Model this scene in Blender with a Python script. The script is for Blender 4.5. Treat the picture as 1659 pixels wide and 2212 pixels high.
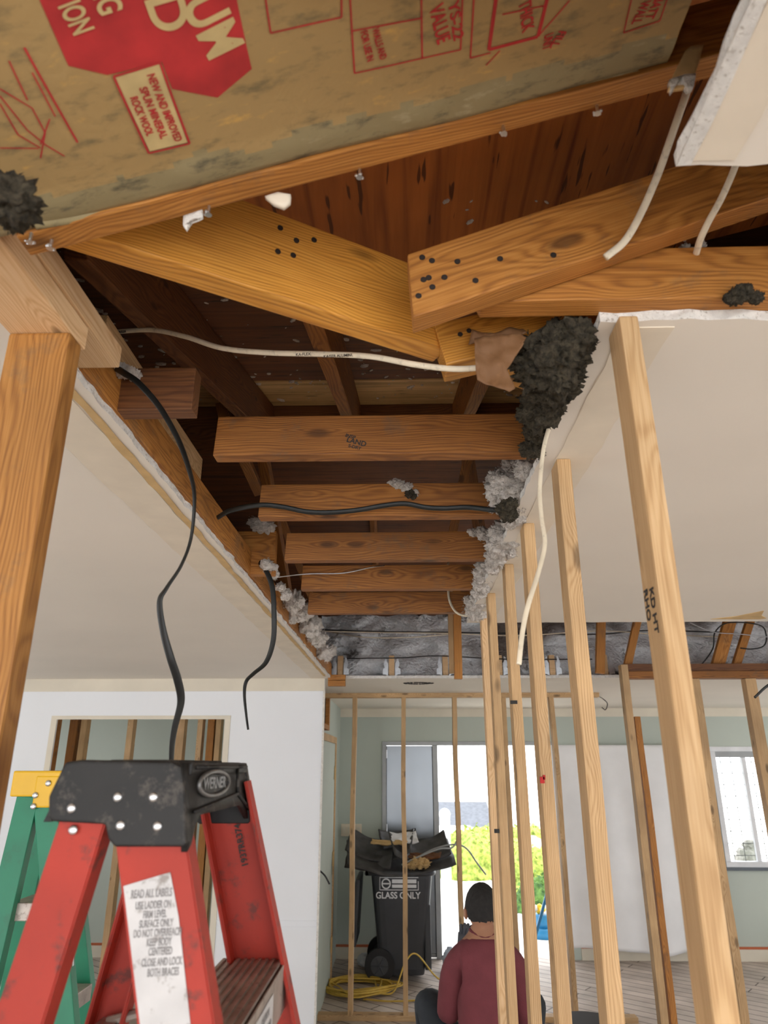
import bpy, bmesh, math, random
from mathutils import Vector, Matrix, noise
random.seed(7)
R = math.radians
for o in list(bpy.data.objects): bpy.data.objects.remove(o)
scene = bpy.context.scene
C = scene.collection

# ------------------------------------------------------------------ camera, light, exposure
W, H, F = 1659, 2212, 1530.0
CH = 1.83                                   # lens height above the floor
PITCH, YAW = R(19.67), R(1.5)
cam = bpy.data.cameras.new('camera'); camo = bpy.data.objects.new('camera', cam); C.objects.link(camo)
camo.location = (0, 0, CH)
camo.rotation_euler = (R(90) + PITCH, 0, YAW)
cam.sensor_fit = 'HORIZONTAL'; cam.sensor_width = 7.35; cam.lens = F / W * 7.35
cam.clip_start = 0.02; cam.clip_end = 300
cam.dof.use_dof = True; cam.dof.focus_distance = 1.9; cam.dof.aperture_fstop = 1.9
scene.camera = camo
scene.view_settings.view_transform = 'Standard'; scene.view_settings.look = 'None'
scene.view_settings.gamma = 1; scene.view_settings.exposure = 0.24
scene.view_settings.use_curve_mapping = False
world = bpy.data.worlds.new('world'); scene.world = world; world.use_nodes = True
wn = world.node_tree; bg = wn.nodes['Background']
bg.inputs[0].default_value = (0.96, 0.975, 1.0, 1); bg.inputs[1].default_value = 3.6
sun = bpy.data.lights.new('sun', 'SUN'); sun.energy = 2.5; sun.angle = R(3); sun.color = (1, .96, .88)
suno = bpy.data.objects.new('sun', sun); C.objects.link(suno); suno.rotation_euler = (R(38), R(28), 0); suno.location = (6, -2, 9)

_M = Matrix.Rotation(YAW, 3, 'Z') @ Matrix.Rotation(R(90) + PITCH, 3, 'X')
def ray(u, v): return _M @ Vector(((u - W / 2) / F, (H / 2 - v) / F, -1))
def P(u, v, Y=None, Z=None, X=None):
    """point of the place seen at photo position (u, v), on the plane Y, Z or X = const"""
    d = ray(u, v)
    t = Y / d.y if Y is not None else ((Z - CH) / d.z if Z is not None else X / d.x)
    return Vector((0, 0, CH)) + d * t
def on_plane(u, v, p0, n):
    d = ray(u, v); o = Vector((0, 0, CH))
    return o + d * ((Vector(p0) - o).dot(n) / d.dot(n))

# ------------------------------------------------------------------ materials
def nodes(name):
    m = bpy.data.materials.new(name); m.use_nodes = True
    nt = m.node_tree; b = nt.nodes['Principled BSDF']
    return m, nt, b
def N(nt, t, **k):
    n = nt.nodes.new(t)
    for a, v in k.items():
        if a.startswith('i_'):
            n.inputs[a[2:].replace('_', ' ')].default_value = v
        else: setattr(n, a, v)
    return n
def ramp(nt, stops, inp=None):
    r = nt.nodes.new('ShaderNodeValToRGB')
    e = r.color_ramp.elements
    while len(e) < len(stops): e.new(0.5)
    for i, (p, c) in enumerate(stops):
        e[i].position = p; e[i].color = (*c, 1) if len(c) == 3 else c
    if inp is not None: nt.links.new(inp, r.inputs[0])
    return r
def mixc(nt, fac, a, b, mode='MIX'):
    m = nt.nodes.new('ShaderNodeMix'); m.data_type = 'RGBA'; m.blend_type = mode
    for s, v in ((m.inputs['Factor'], fac), (m.inputs['A'], a), (m.inputs['B'], b)):
        if hasattr(v, 'is_linked'): nt.links.new(v, s)
        elif isinstance(v, (int, float)): s.default_value = v
        else: s.default_value = (*v, 1)
    return m.outputs['Result']
def mathn(nt, op, a, b=None, c=None):
    m = nt.nodes.new('ShaderNodeMath'); m.operation = op
    for i, v in enumerate((a, b, c)):
        if v is None: continue
        if hasattr(v, 'is_linked'): nt.links.new(v, m.inputs[i])
        else: m.inputs[i].default_value = v
    return m.outputs[0]
def bump(nt, b, h, dist=0.002, strength=0.5):
    n = nt.nodes.new('ShaderNodeBump'); n.inputs['Strength'].default_value = strength
    n.inputs['Distance'].default_value = dist
    nt.links.new(h, n.inputs['Height']); nt.links.new(n.outputs[0], b.inputs['Normal'])

def wood(name, dark, mid, light, ring=170, rough=.65, knots=.5, plane=False, stain=0.0, wp=.085, rw=.42):
    """lumber: the long axis is local X, growth rings around a pith beside the board"""
    m, nt, b = nodes(name); L = nt.links
    tc = N(nt, 'ShaderNodeTexCoord'); oi = N(nt, 'ShaderNodeObjectInfo')
    off = N(nt, 'ShaderNodeVectorMath', operation='SCALE'); off.inputs[0].default_value = (7.3, 1.7, 3.1)
    L.new(oi.outputs['Random'], off.inputs['Scale'])
    add = N(nt, 'ShaderNodeVectorMath', operation='ADD')
    L.new(tc.outputs['Object'], add.inputs[0]); L.new(off.outputs[0], add.inputs[1])
    mp = N(nt, 'ShaderNodeMapping'); mp.inputs['Scale'].default_value = (1.6, 9, 9); L.new(add.outputs[0], mp.inputs[0])
    n1 = N(nt, 'ShaderNodeTexNoise'); n1.inputs['Scale'].default_value = 1.0; n1.inputs['Detail'].default_value = 3
    L.new(mp.outputs[0], n1.inputs['Vector'])
    sep = N(nt, 'ShaderNodeSeparateXYZ'); L.new(tc.outputs['Object'], sep.inputs[0])
    pz = mathn(nt, 'MULTIPLY_ADD', oi.outputs['Random'], .08, .01)
    y = mathn(nt, 'ADD', sep.outputs[1], pz); z = mathn(nt, 'SUBTRACT', sep.outputs[2], .012)
    if plane:
        rr = mathn(nt, 'MULTIPLY', y, 1.0)
    else:
        rr = mathn(nt, 'SQRT', mathn(nt, 'ADD', mathn(nt, 'MULTIPLY', y, y), mathn(nt, 'MULTIPLY', z, z)))
    # knots: sparse cells stretched along the board, warping the rings around them
    vm = N(nt, 'ShaderNodeMapping'); vm.inputs['Scale'].default_value = (5.5, 14, 14); L.new(add.outputs[0], vm.inputs[0])
    vo = N(nt, 'ShaderNodeTexVoronoi'); vo.inputs['Scale'].default_value = 1; L.new(vm.outputs[0], vo.inputs['Vector'])
    kd = vo.outputs['Distance']
    warp = mathn(nt, 'MULTIPLY', mathn(nt, 'SUBTRACT', n1.outputs[0], .5), wp)
    kw = mathn(nt, 'MULTIPLY', mathn(nt, 'SMOOTH_MIN', kd, .45, .2), .035)
    rr = mathn(nt, 'ADD', mathn(nt, 'ADD', rr, warp), kw)
    s = mathn(nt, 'SINE', mathn(nt, 'MULTIPLY', rr, ring * 6.283))
    s = mathn(nt, 'MULTIPLY_ADD', s, .5, .5)
    mf = N(nt, 'ShaderNodeMapping'); mf.inputs['Scale'].default_value = (9, 420, 420); L.new(add.outputs[0], mf.inputs[0])
    nf = N(nt, 'ShaderNodeTexNoise'); nf.inputs['Scale'].default_value = 1; nf.inputs['Detail'].default_value = 2; L.new(mf.outputs[0], nf.inputs['Vector'])
    g = mathn(nt, 'ADD', mathn(nt, 'MULTIPLY', mathn(nt, 'POWER', s, 1.6), rw), mathn(nt, 'MULTIPLY_ADD', nf.outputs[0], 1.0, -.12))
    cr = ramp(nt, [(.20, light), (.52, mid), (.95, dark)], g)
    nb = N(nt, 'ShaderNodeTexNoise'); nb.inputs['Scale'].default_value = 3.5; nb.inputs['Detail'].default_value = 4; L.new(add.outputs[0], nb.inputs['Vector'])
    blot = ramp(nt, [(.3, (.78, .76, .74)), (.7, (1.12, 1.1, 1.08))], nb.outputs[0])
    col = mixc(nt, 1.0, cr.outputs[0], blot.outputs[0], 'MULTIPLY')
    kk = ramp(nt, [(.0, (1, 1, 1)), (.17 * knots + .001, (.85, .85, .85)), (.32 * knots + .002, (0, 0, 0))], kd)
    col = mixc(nt, mathn(nt, 'MULTIPLY', kk.outputs[0], .8), col, tuple(c * .28 for c in dark))
    if stain:
        ns = N(nt, 'ShaderNodeTexNoise'); ns.inputs['Scale'].default_value = 9; ns.inputs['Detail'].default_value = 8; ns.inputs['Roughness'].default_value = .7
        L.new(add.outputs[0], ns.inputs['Vector'])
        st = ramp(nt, [(.56, (0, 0, 0)), (.66, (1, 1, 1))], ns.outputs[0])
        col = mixc(nt, mathn(nt, 'MULTIPLY', st.outputs[0], stain), col, (.10, .085, .06))
    L.new(col, b.inputs['Base Color']); b.inputs['Roughness'].default_value = rough
    bump(nt, b, g, .0006, .5)
    return m

def plain(name, col, rough=.6, metal=0, var=.08, scale=8, bmp=0.0, spec=None, dirt=0.0, dirtc=(.1, .09, .08)):
    m, nt, b = nodes(name); L = nt.links
    tc = N(nt, 'ShaderNodeTexCoord')
    n = N(nt, 'ShaderNodeTexNoise'); n.inputs['Scale'].default_value = scale; n.inputs['Detail'].default_value = 5
    L.new(tc.outputs['Object'], n.inputs['Vector'])
    r = ramp(nt, [(.3, tuple(c * (1 - var) for c in col)), (.7, tuple(min(1, c * (1 + var)) for c in col))], n.outputs[0])
    out = r.outputs[0]
    if dirt:
        nd = N(nt, 'ShaderNodeTexNoise'); nd.inputs['Scale'].default_value = scale * 3; nd.inputs['Detail'].default_value = 9; nd.inputs['Roughness'].default_value = .68
        L.new(tc.outputs['Object'], nd.inputs['Vector'])
        d = ramp(nt, [(.55, (0, 0, 0)), (.64, (1, 1, 1))], nd.outputs[0])
        out = mixc(nt, mathn(nt, 'MULTIPLY', d.outputs[0], dirt), out, dirtc)
    L.new(out, b.inputs['Base Color'])
    b.inputs['Roughness'].default_value = rough; b.inputs['Metallic'].default_value = metal
    if bmp:
        n2 = N(nt, 'ShaderNodeTexNoise'); n2.inputs['Scale'].default_value = scale * 12; n2.inputs['Detail'].default_value = 4
        L.new(tc.outputs['Object'], n2.inputs['Vector']); bump(nt, b, n2.outputs[0], bmp, .7)
    return m

M = {}
M['fir'] = wood('old fir', (.27, .100, .016), (.44, .178, .030), (.55, .25, .054), 220, knots=.6, stain=.3)
M['gold'] = wood('golden fir', (.38, .15, .020), (.61, .275, .040), (.70, .35, .065), 210, rough=.5, knots=.65, wp=.06)
M['joist'] = wood('joist fir', (.18, .062, .011), (.30, .115, .020), (.40, .165, .034), 170, knots=.6, stain=.35)
M['pine'] = wood('new pine', (.40, .23, .095), (.57, .37, .18), (.65, .445, .24), 330, knots=.62, wp=.026, rw=.34)
M['pale'] = wood('pale fir', (.56, .33, .15), (.70, .46, .24), (.78, .56, .33), 300, knots=.4, wp=.03, rw=.35)
M['post'] = wood('amber post', (.24, .095, .018), (.37, .165, .035), (.45, .215, .055), 170, knots=.7, stain=.35)
M['header'] = wood('brown header', (.10, .035, .012), (.17, .065, .02), (.23, .095, .03), 150, knots=.4)

def plywood(name, base, dark, along='X', osb=False):
    m, nt, b = nodes(name); L = nt.links
    tc = N(nt, 'ShaderNodeTexCoord')
    sc = (1.2, 26, 26) if along == 'X' else (26, 1.2, 26)
    mp = N(nt, 'ShaderNodeMapping'); mp.inputs['Scale'].default_value = sc; L.new(tc.outputs['Object'], mp.inputs[0])
    n = N(nt, 'ShaderNodeTexNoise'); n.inputs['Scale'].default_value = 1.5; n.inputs['Detail'].default_value = 7; n.inputs['Distortion'].default_value = .6
    L.new(mp.outputs[0], n.inputs['Vector'])
    r = ramp(nt, [(.25, dark), (.5, base), (.8, tuple(min(1, c * 1.35) for c in base))], n.outputs[0])
    mp2 = N(nt, 'ShaderNodeMapping'); mp2.inputs['Scale'].default_value = (9, 75, 1) if along == 'X' else (75, 9, 1); L.new(tc.outputs['Object'], mp2.inputs[0])
    v = N(nt, 'ShaderNodeTexNoise'); v.inputs['Scale'].default_value = 1; v.inputs['Detail'].default_value = 2; L.new(mp2.outputs[0], v.inputs['Vector'])
    ck = ramp(nt, [(.66, (0, 0, 0)), (.70, (1, 1, 1))], v.outputs[0])
    nb = N(nt, 'ShaderNodeTexNoise'); nb.inputs['Scale'].default_value = 2.2; nb.inputs['Detail'].default_value = 4; L.new(tc.outputs['Object'], nb.inputs['Vector'])
    blot = ramp(nt, [(.3, (.6, .55, .5)), (.7, (1.2, 1.15, 1.1))], nb.outputs[0])
    col = mixc(nt, 1.0, r.outputs[0], blot.outputs[0], 'MULTIPLY')
    col = mixc(nt, mathn(nt, 'MULTIPLY', ck.outputs[0], .8), col, tuple(c * .18 for c in dark))
    L.new(col, b.inputs['Base Color']); b.inputs['Roughness'].default_value = .7
    bump(nt, b, v.outputs[0], .003, .5)
    return m
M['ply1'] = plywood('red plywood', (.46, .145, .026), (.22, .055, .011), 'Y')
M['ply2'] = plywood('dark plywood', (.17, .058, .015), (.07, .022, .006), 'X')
M['osb'] = plywood('yellow plywood', (.80, .56, .26), (.42, .26, .10), 'X')
M['draw'] = plain('drywall ceiling paint', (.83, .765, .665), .9, var=.03, scale=1.5)
M['dwall'] = plain('primed wall paint', (.84, .86, .885), .85, var=.025, scale=1.2)
M['tape'] = plain('cream joint band', (.80, .71, .57), .9, var=.06, scale=9)
M['tan'] = plain('tan paper', (.62, .42, .19), .9, var=.12, scale=20)
M['gyp'] = plain('broken gypsum', (.84, .81, .75), .95, var=.12, scale=60, bmp=.004, dirt=.7, dirtc=(.36, .30, .22))
M['green_wall'] = plain('grey green paint', (.50, .55, .49), .8, var=.03, scale=2)
M['crown'] = plain('cream band', (.74, .68, .56), .85, var=.06, scale=4)
M['orange'] = plain('orange line', (.50, .13, .05), .7)
M['white_cable'] = plain('cream cable jacket', (.75, .66, .50), .5, var=.1, scale=30, dirt=.25)
M['black_cable'] = plain('black cable jacket', (.008, .009, .008), .5, var=.3, scale=40)
M['steel'] = plain('galvanised steel', (.62, .64, .66), .35, metal=1, var=.15, scale=50)
M['nail'] = plain('dark nail', (.06, .05, .045), .5, metal=.7, var=.2, scale=90)
M['cap_black'] = plain('scuffed black plastic', (.006, .0056, .0052), .6, var=.5, scale=14, bmp=.0006, dirt=.5, dirtc=(.10, .085, .07))
M['badge'] = plain('worn silver badge', (.20, .20, .20), .45, metal=.6, var=.3, scale=60)
M['red'] = plain('red fibreglass', (.36, .024, .010), .62, var=.15, scale=9, bmp=.0005, dirt=.8, dirtc=(.10, .025, .018))
M['green'] = plain('green fibreglass', (.010, .20, .105), .45, var=.15, scale=9, dirt=.3, dirtc=(.02, .09, .05))
M['yellow'] = plain('yellow plastic', (.78, .46, .012), .4, var=.08, scale=8)
M['alu'] = plain('dirty aluminium step', (.42, .37, .33), .45, metal=.55, var=.25, scale=25, dirt=.5, dirtc=(.13, .10, .08))
M['sticker'] = plain('worn white sticker', (.56, .55, .55), .6, var=.15, scale=14, dirt=.85, dirtc=(.24, .21, .19))
M['ink'] = plain('black ink', (.03, .028, .026), .8)
M['greyink'] = plain('grey print', (.24, .23, .23), .8, var=.3, scale=100)
M['redink'] = plain('red print', (.46, .028, .028), .85, var=.2, scale=25)
M['paleink'] = plain('paper coloured print', (.58, .44, .20), .85, var=.15, scale=30)
M['bin'] = plain('charcoal bin plastic', (.040, .043, .050), .5, var=.15, scale=6)
M['white'] = plain('white print', (.75, .76, .78), .7)
M['rubber'] = plain('black rubber', (.015, .015, .017), .7)
M['foam'] = plain('dark scrap sheet', (.050, .048, .048), .55, var=.5, scale=12, bmp=.002)
M['frame'] = plain('grey door frame', (.33, .34, .34), .4, metal=.3)
M['cloth'] = plain('grey white drop cloth', (.86, .86, .865), .9, var=.05, scale=3)
M['cord'] = plain('yellow cord', (.62, .42, .07), .5, var=.1, scale=30)
M['blue'] = plain('blue plastic', (.02, .20, .42), .45)
M['bluegrey'] = plain('blue grey bucket', (.10, .15, .24), .5, var=.15, scale=9)
M['plastic_bag'] = plain('pale plastic bag', (.60, .66, .74), .3, var=.15, scale=12)
M['skin'] = plain('skin', (.40, .20, .12), .55, var=.08, scale=20)
M['hair'] = plain('black hair', (.018, .016, .015), .75, var=.4, scale=60, bmp=.004)
M['shirt'] = plain('maroon shirt', (.165, .036, .045), .9, var=.10, scale=14, bmp=.002)
M['jeans'] = plain('dark trousers', (.022, .028, .036), .85, var=.2, scale=20, bmp=.001)
M['glove'] = plain('grey glove', (.10, .11, .13), .8, var=.1, scale=20)
M['concrete'] = plain('pale path', (.80, .78, .74), .9, var=.06, scale=4)
M['lawn'] = plain('lawn', (.20, .32, .06), .95, var=.3, scale=3)
M['roofing'] = plain('dark shingles', (.10, .11, .13), .8, var=.2, scale=8)
M['siding'] = plain('grey siding', (.13, .15, .17), .8)
M['stone'] = plain('grey stone', (.42, .40, .37), .9, var=.2, scale=9)
M['iron'] = plain('window bars', (.12, .12, .12), .5)

def leafmat(name, a, bcol):
    m, nt, b = nodes(name)
    tc = N(nt, 'ShaderNodeTexCoord'); n = N(nt, 'ShaderNodeTexNoise'); n.inputs['Scale'].default_value = 12; n.inputs['Detail'].default_value = 6
    nt.links.new(tc.outputs['Object'], n.inputs['Vector'])
    r = ramp(nt, [(.35, a), (.65, bcol)], n.outputs[0]); nt.links.new(r.outputs[0], b.inputs['Base Color'])
    b.inputs['Roughness'].default_value = .8; bump(nt, b, n.outputs[0], .05, 1)
    return m
M['hedge'] = leafmat('yellow green leaves', (.15, .22, .03), (.46, .54, .11))
M['shrub'] = leafmat('deep green leaves', (.03, .09, .02), (.16, .30, .06))

def fluffmat(name, a, bcol, scale=60):
    m, nt, b = nodes(name); L = nt.links
    tc = N(nt, 'ShaderNodeTexCoord')
    n = N(nt, 'ShaderNodeTexNoise'); n.inputs['Scale'].default_value = scale; n.inputs['Detail'].default_value = 9; n.inputs['Roughness'].default_value = .72; n.inputs['Distortion'].default_value = .8
    L.new(tc.outputs['Object'], n.inputs['Vector'])
    r = ramp(nt, [(.33, a), (.6, bcol)], n.outputs[0]); L.new(r.outputs[0], b.inputs['Base Color'])
    b.inputs['Roughness'].default_value = 1; bump(nt, b, n.outputs[0], .01, 1)
    return m
M['cell'] = fluffmat('white cellulose', (.68, .60, .52), (.96, .89, .81), 90)
M['wool'] = fluffmat('dark rock wool', (.016, .013, .008), (.125, .100, .060), 110)
def batt_wall():
    m, nt, b = nodes('blown insulation'); L = nt.links
    tc = N(nt, 'ShaderNodeTexCoord')
    n = N(nt, 'ShaderNodeTexNoise'); n.inputs['Scale'].default_value = 4.5; n.inputs['Detail'].default_value = 10; n.inputs['Roughness'].default_value = .72
    L.new(tc.outputs['Object'], n.inputs['Vector'])
    r = ramp(nt, [(.30, (.06, .05, .045)), (.37, (.30, .29, .28)), (.43, (.86, .87, .88)), (.75, (.98, .98, .98))], n.outputs[0])
    nb = N(nt, 'ShaderNodeTexNoise'); nb.inputs['Scale'].default_value = 1.1; nb.inputs['Detail'].default_value = 3; L.new(tc.outputs['Object'], nb.inputs['Vector'])
    k = ramp(nt, [(.58, (0, 0, 0)), (.66, (1, 1, 1))], nb.outputs[0])
    col = mixc(nt, mathn(nt, 'MULTIPLY', k.outputs[0], .85), r.outputs[0], (.115, .07, .04))
    L.new(col, b.inputs['Base Color']); b.inputs['Roughness'].default_value = 1
    n2 = N(nt, 'ShaderNodeTexNoise'); n2.inputs['Scale'].default_value = 40; n2.inputs['Detail'].default_value = 6; L.new(tc.outputs['Object'], n2.inputs['Vector'])
    bump(nt, b, n2.outputs[0], .03, 1)
    return m
M['battwall'] = batt_wall()
def kraft(name, base, spotc, yel, amt=1.0):
    m, nt, b = nodes(name); L = nt.links
    tc = N(nt, 'ShaderNodeTexCoord')
    mp = N(nt, 'ShaderNodeMapping'); mp.inputs['Scale'].default_value = (22, 55, 30); mp.inputs['Rotation'].default_value = (0, 0, R(-12)); L.new(tc.outputs['Object'], mp.inputs[0])
    n = N(nt, 'ShaderNodeTexNoise'); n.inputs['Scale'].default_value = 1; n.inputs['Detail'].default_value = 7; n.inputs['Roughness'].default_value = .65
    L.new(mp.outputs[0], n.inputs['Vector'])
    r = ramp(nt, [(.30, spotc), (.47, base), (.60, base), (.74, yel)], n.outputs[0]); L.new(r.outputs[0], b.inputs['Base Color'])
    b.inputs['Roughness'].default_value = .7
    n2 = N(nt, 'ShaderNodeTexNoise'); n2.inputs['Scale'].default_value = 34; n2.inputs['Detail'].default_value = 6; n2.inputs['Distortion'].default_value = 1.2; L.new(tc.outputs['Object'], n2.inputs['Vector'])
    bump(nt, b, n2.outputs[0], .0022, .55)
    return m
M['kraft'] = kraft('kraft facing', (.40, .265, .105), (.21, .155, .07), (.60, .36, .10))
M['kraft_plain'] = kraft('brown paper', (.19, .090, .034), (.14, .062, .022), (.25, .125, .05))
M['wooledge'] = kraft('batt edge', (.30, .24, .12), (.10, .085, .05), (.44, .37, .22))
def floor_mat():
    m, nt, b = nodes('bare board floor'); L = nt.links
    tc = N(nt, 'ShaderNodeTexCoord'); mp = N(nt, 'ShaderNodeMapping'); mp.inputs['Rotation'].default_value = (0, 0, R(38)); L.new(tc.outputs['Object'], mp.inputs[0])
    br = N(nt, 'ShaderNodeTexBrick'); br.inputs['Scale'].default_value = 1; br.inputs['Brick Width'].default_value = 2.2; br.inputs['Row Height'].default_value = .12
    br.inputs['Mortar Size'].default_value = .006; br.inputs['Color1'].default_value = (.48, .40, .34, 1); br.inputs['Color2'].default_value = (.58, .50, .43, 1); br.inputs['Mortar'].default_value = (.12, .09, .07, 1)
    L.new(mp.outputs[0], br.inputs['Vector'])
    n = N(nt, 'ShaderNodeTexNoise'); n.inputs['Scale'].default_value = 3; n.inputs['Detail'].default_value = 8; L.new(tc.outputs['Object'], n.inputs['Vector'])
    k = ramp(nt, [(.35, (.75, .75, .75)), (.7, (1.25, 1.25, 1.28))], n.outputs[0])
    L.new(mixc(nt, 1.0, br.outputs[0], k.outputs[0], 'MULTIPLY'), b.inputs['Base Color']); b.inputs['Roughness'].default_value = .6
    return m
M['floor'] = floor_mat()
def steel_door():
    m, nt, b = nodes('brushed steel'); L = nt.links
    b.inputs['Base Color'].default_value = (.25, .27, .29, 1); b.inputs['Metallic'].default_value = 1; b.inputs['Roughness'].default_value = .3
    tc = N(nt, 'ShaderNodeTexCoord'); n = N(nt, 'ShaderNodeTexNoise'); n.inputs['Scale'].default_value = 2.2; L.new(tc.outputs['Object'], n.inputs['Vector'])
    bump(nt, b, n.outputs[0], .02, .35)
    return m
M['steeldoor'] = steel_door()
def glass():
    m, nt, b = nodes('window glass'); b.inputs['Transmission Weight'].default_value = 1; b.inputs['Roughness'].default_value = 0; b.inputs['IOR'].default_value = 1.01
    b.inputs['Base Color'].default_value = (.95, .97, .97, 1)
    return m
M['glass'] = glass()

# ------------------------------------------------------------------ builders
def link(name, me, mat, parent=None, loc=None):
    o = bpy.data.objects.new(name, me); C.objects.link(o)
    if mat is not None:
        for mm in (mat if isinstance(mat, (list, tuple)) else [mat]): me.materials.append(mm)
    if loc is not None: o.location = loc
    if parent is not None: o.parent = parent
    return o
def tag(o, label=None, cat=None, group=None, kind=None):
    if label: o['label'] = label
    if cat: o['category'] = cat
    if group: o['group'] = group
    if kind: o['kind'] = kind
    return o
def empty(name, loc, label, cat, group=None, rz=0):
    o = bpy.data.objects.new(name, None); C.objects.link(o); o.location = loc; o.rotation_euler = (0, 0, rz)
    o.empty_display_size = .05
    return tag(o, label, cat, group)
def bm_mesh(bm, name, smooth=False):
    me = bpy.data.meshes.new(name); bm.normal_update(); bm.to_mesh(me); bm.free()
    if smooth:
        for p in me.polygons: p.use_smooth = True
    return me
def box_bm(bm, x0, x1, y0, y1, z0, z1, bev=0.0, mi=0):
    vs = [bm.verts.new(p) for p in ((x0, y0, z0), (x1, y0, z0), (x1, y1, z0), (x0, y1, z0), (x0, y0, z1), (x1, y0, z1), (x1, y1, z1), (x0, y1, z1))]
    fs = [bm.faces.new([vs[i] for i in f]) for f in ((3, 2, 1, 0), (4, 5, 6, 7), (0, 1, 5, 4), (1, 2, 6, 5), (2, 3, 7, 6), (3, 0, 4, 7))]
    for f in fs: f.material_index = mi
    if bev: bmesh.ops.bevel(bm, geom=list({e for f in fs for e in f.edges}), offset=bev, segments=2, affect='EDGES', profile=.6)
    return vs
def box(name, x0, x1, y0, y1, z0, z1, mat, parent=None, bev=0.0, rel=True):
    """box whose origin is its own base centre (in the parent's space)"""
    bm = bmesh.new(); cx, cy = (x0 + x1) / 2, (y0 + y1) / 2
    box_bm(bm, x0 - cx, x1 - cx, y0 - cy, y1 - cy, 0, z1 - z0, bev)
    return link(name, bm_mesh(bm, name), mat, parent, (cx, cy, z0))
def frame_of(d, up):
    x = d.normalized(); z = (up - x * up.dot(x)).normalized(); y = z.cross(x)
    return Matrix((x, y, z)).transposed()
def lumber(name, label, p0, p1, w, h, mat, cat, up=(0, 0, 1), anchor=(0, 0), group=None, parent=None, bev=.0025, wob=0.0, cut0=0.0, cut1=0.0):
    """a board from p0 to p1; local X is its length. cut0/cut1 slant the ends (offset of the top edge along the length)"""
    p0, p1 = Vector(p0), Vector(p1); Rm = frame_of(p1 - p0, Vector(up)); L = (p1 - p0).length
    c = (p0 + p1) / 2 - Rm @ Vector((0, anchor[0] * w / 2, anchor[1] * h / 2))
    bm = bmesh.new(); vs = box_bm(bm, -L / 2, L / 2, -w / 2, w / 2, -h / 2, h / 2)
    for v in vs:
        if v.co.z > 0: v.co.x += cut0 if v.co.x < 0 else cut1
    if L > 1 and wob:
        es = [e for e in bm.edges if abs(e.verts[0].co.x - e.verts[1].co.x) > L * .8]
        bmesh.ops.subdivide_edges(bm, edges=es, cuts=14, use_grid_fill=True)
        ph = random.random() * 20
        for v in bm.verts:
            v.co.y += wob * noise.noise(Vector((v.co.x * 1.3 + ph, 0, 0))); v.co.z += wob * noise.noise(Vector((v.co.x * 1.3 + ph, 5, 0)))
    if bev: bmesh.ops.bevel(bm, geom=[e for e in bm.edges if e.is_boundary is False and len(e.link_faces) == 2 and e.link_faces[0].normal.angle(e.link_faces[1].normal, 0) > .5] if not bm.normal_update() else [], offset=bev, segments=2, affect='EDGES', profile=.6)
    o = link(name, bm_mesh(bm, name), mat, parent)
    o.matrix_world = Matrix.Translation(c) @ Rm.to_4x4()
    return tag(o, label, cat, group) if parent is None else o
def spline(pts, n=12):
    pts = [Vector(p) for p in pts]; q = [pts[0] * 2 - pts[1]] + pts + [pts[-1] * 2 - pts[-2]]; out = []
    for i in range(1, len(q) - 2):
        a, b, c, d = q[i - 1:i + 3]
        for k in range(n):
            t = k / n
            out.append(.5 * ((2 * b) + (c - a) * t + (2 * a - 5 * b + 4 * c - d) * t * t + (3 * b - a - 3 * c + d) * t ** 3))
    out.append(pts[-1]); return out
def tube_bm(bm, path, r, flat=1.0, seg=10, taper=None, up0=(0, 1, .3), twist=0.0):
    rings = []; up = Vector(up0)
    for i, p in enumerate(path):
        d = (path[min(i + 1, len(path) - 1)] - path[max(i - 1, 0)]).normalized()
        s = d.cross(up)
        if s.length < 1e-4: s = d.orthogonal()
        s.normalize(); up = s.cross(d).normalized()
        rr = r * (taper(i / (len(path) - 1)) if taper else 1); a0 = twist * i / len(path)
        ring = []
        for k in range(seg):
            a = 2 * math.pi * k / seg; cx, cy = math.cos(a) * rr, math.sin(a) * rr * flat
            ring.append(bm.verts.new(p + s * (cx * math.cos(a0) - cy * math.sin(a0)) + up * (cx * math.sin(a0) + cy * math.cos(a0))))
        rings.append(ring)
    for a, b in zip(rings, rings[1:]):
        for k in range(seg): bm.faces.new((a[k], a[(k + 1) % seg], b[(k + 1) % seg], b[k]))
    bm.faces.new(rings[0][::-1]); bm.faces.new(rings[-1])
def cable(name, label, pts, r, mat, flat=1.0, n=12, up0=(0, 1, .3), twist=0.0, group=None, parent=None, cat='cable'):
    path = spline(pts, n); o0 = path[0].copy(); bm = bmesh.new()
    tube_bm(bm, [p - o0 for p in path], r, flat, 10, None, up0, twist)
    o = link(name, bm_mesh(bm, name, True), mat, parent, o0)
    return tag(o, label, cat, group) if parent is None else o
def cyl_bm(bm, p0, p1, r0, r1=None, seg=16):
    p0, p1 = Vector(p0), Vector(p1); r1 = r0 if r1 is None else r1
    Rm = frame_of(p1 - p0, Vector((0, .3, 1)) if abs((p1 - p0).normalized().z) < .9 else Vector((0, 1, 0)))
    A, B = [], []
    for k in range(seg):
        a = 2 * math.pi * k / seg; d = Rm @ Vector((0, math.cos(a), math.sin(a)))
        A.append(bm.verts.new(p0 + d * r0)); B.append(bm.verts.new(p1 + d * r1))
    for k in range(seg): bm.faces.new((A[k], A[(k + 1) % seg], B[(k + 1) % seg], B[k]))
    bm.faces.new(A[::-1]); bm.faces.new(B)
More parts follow.
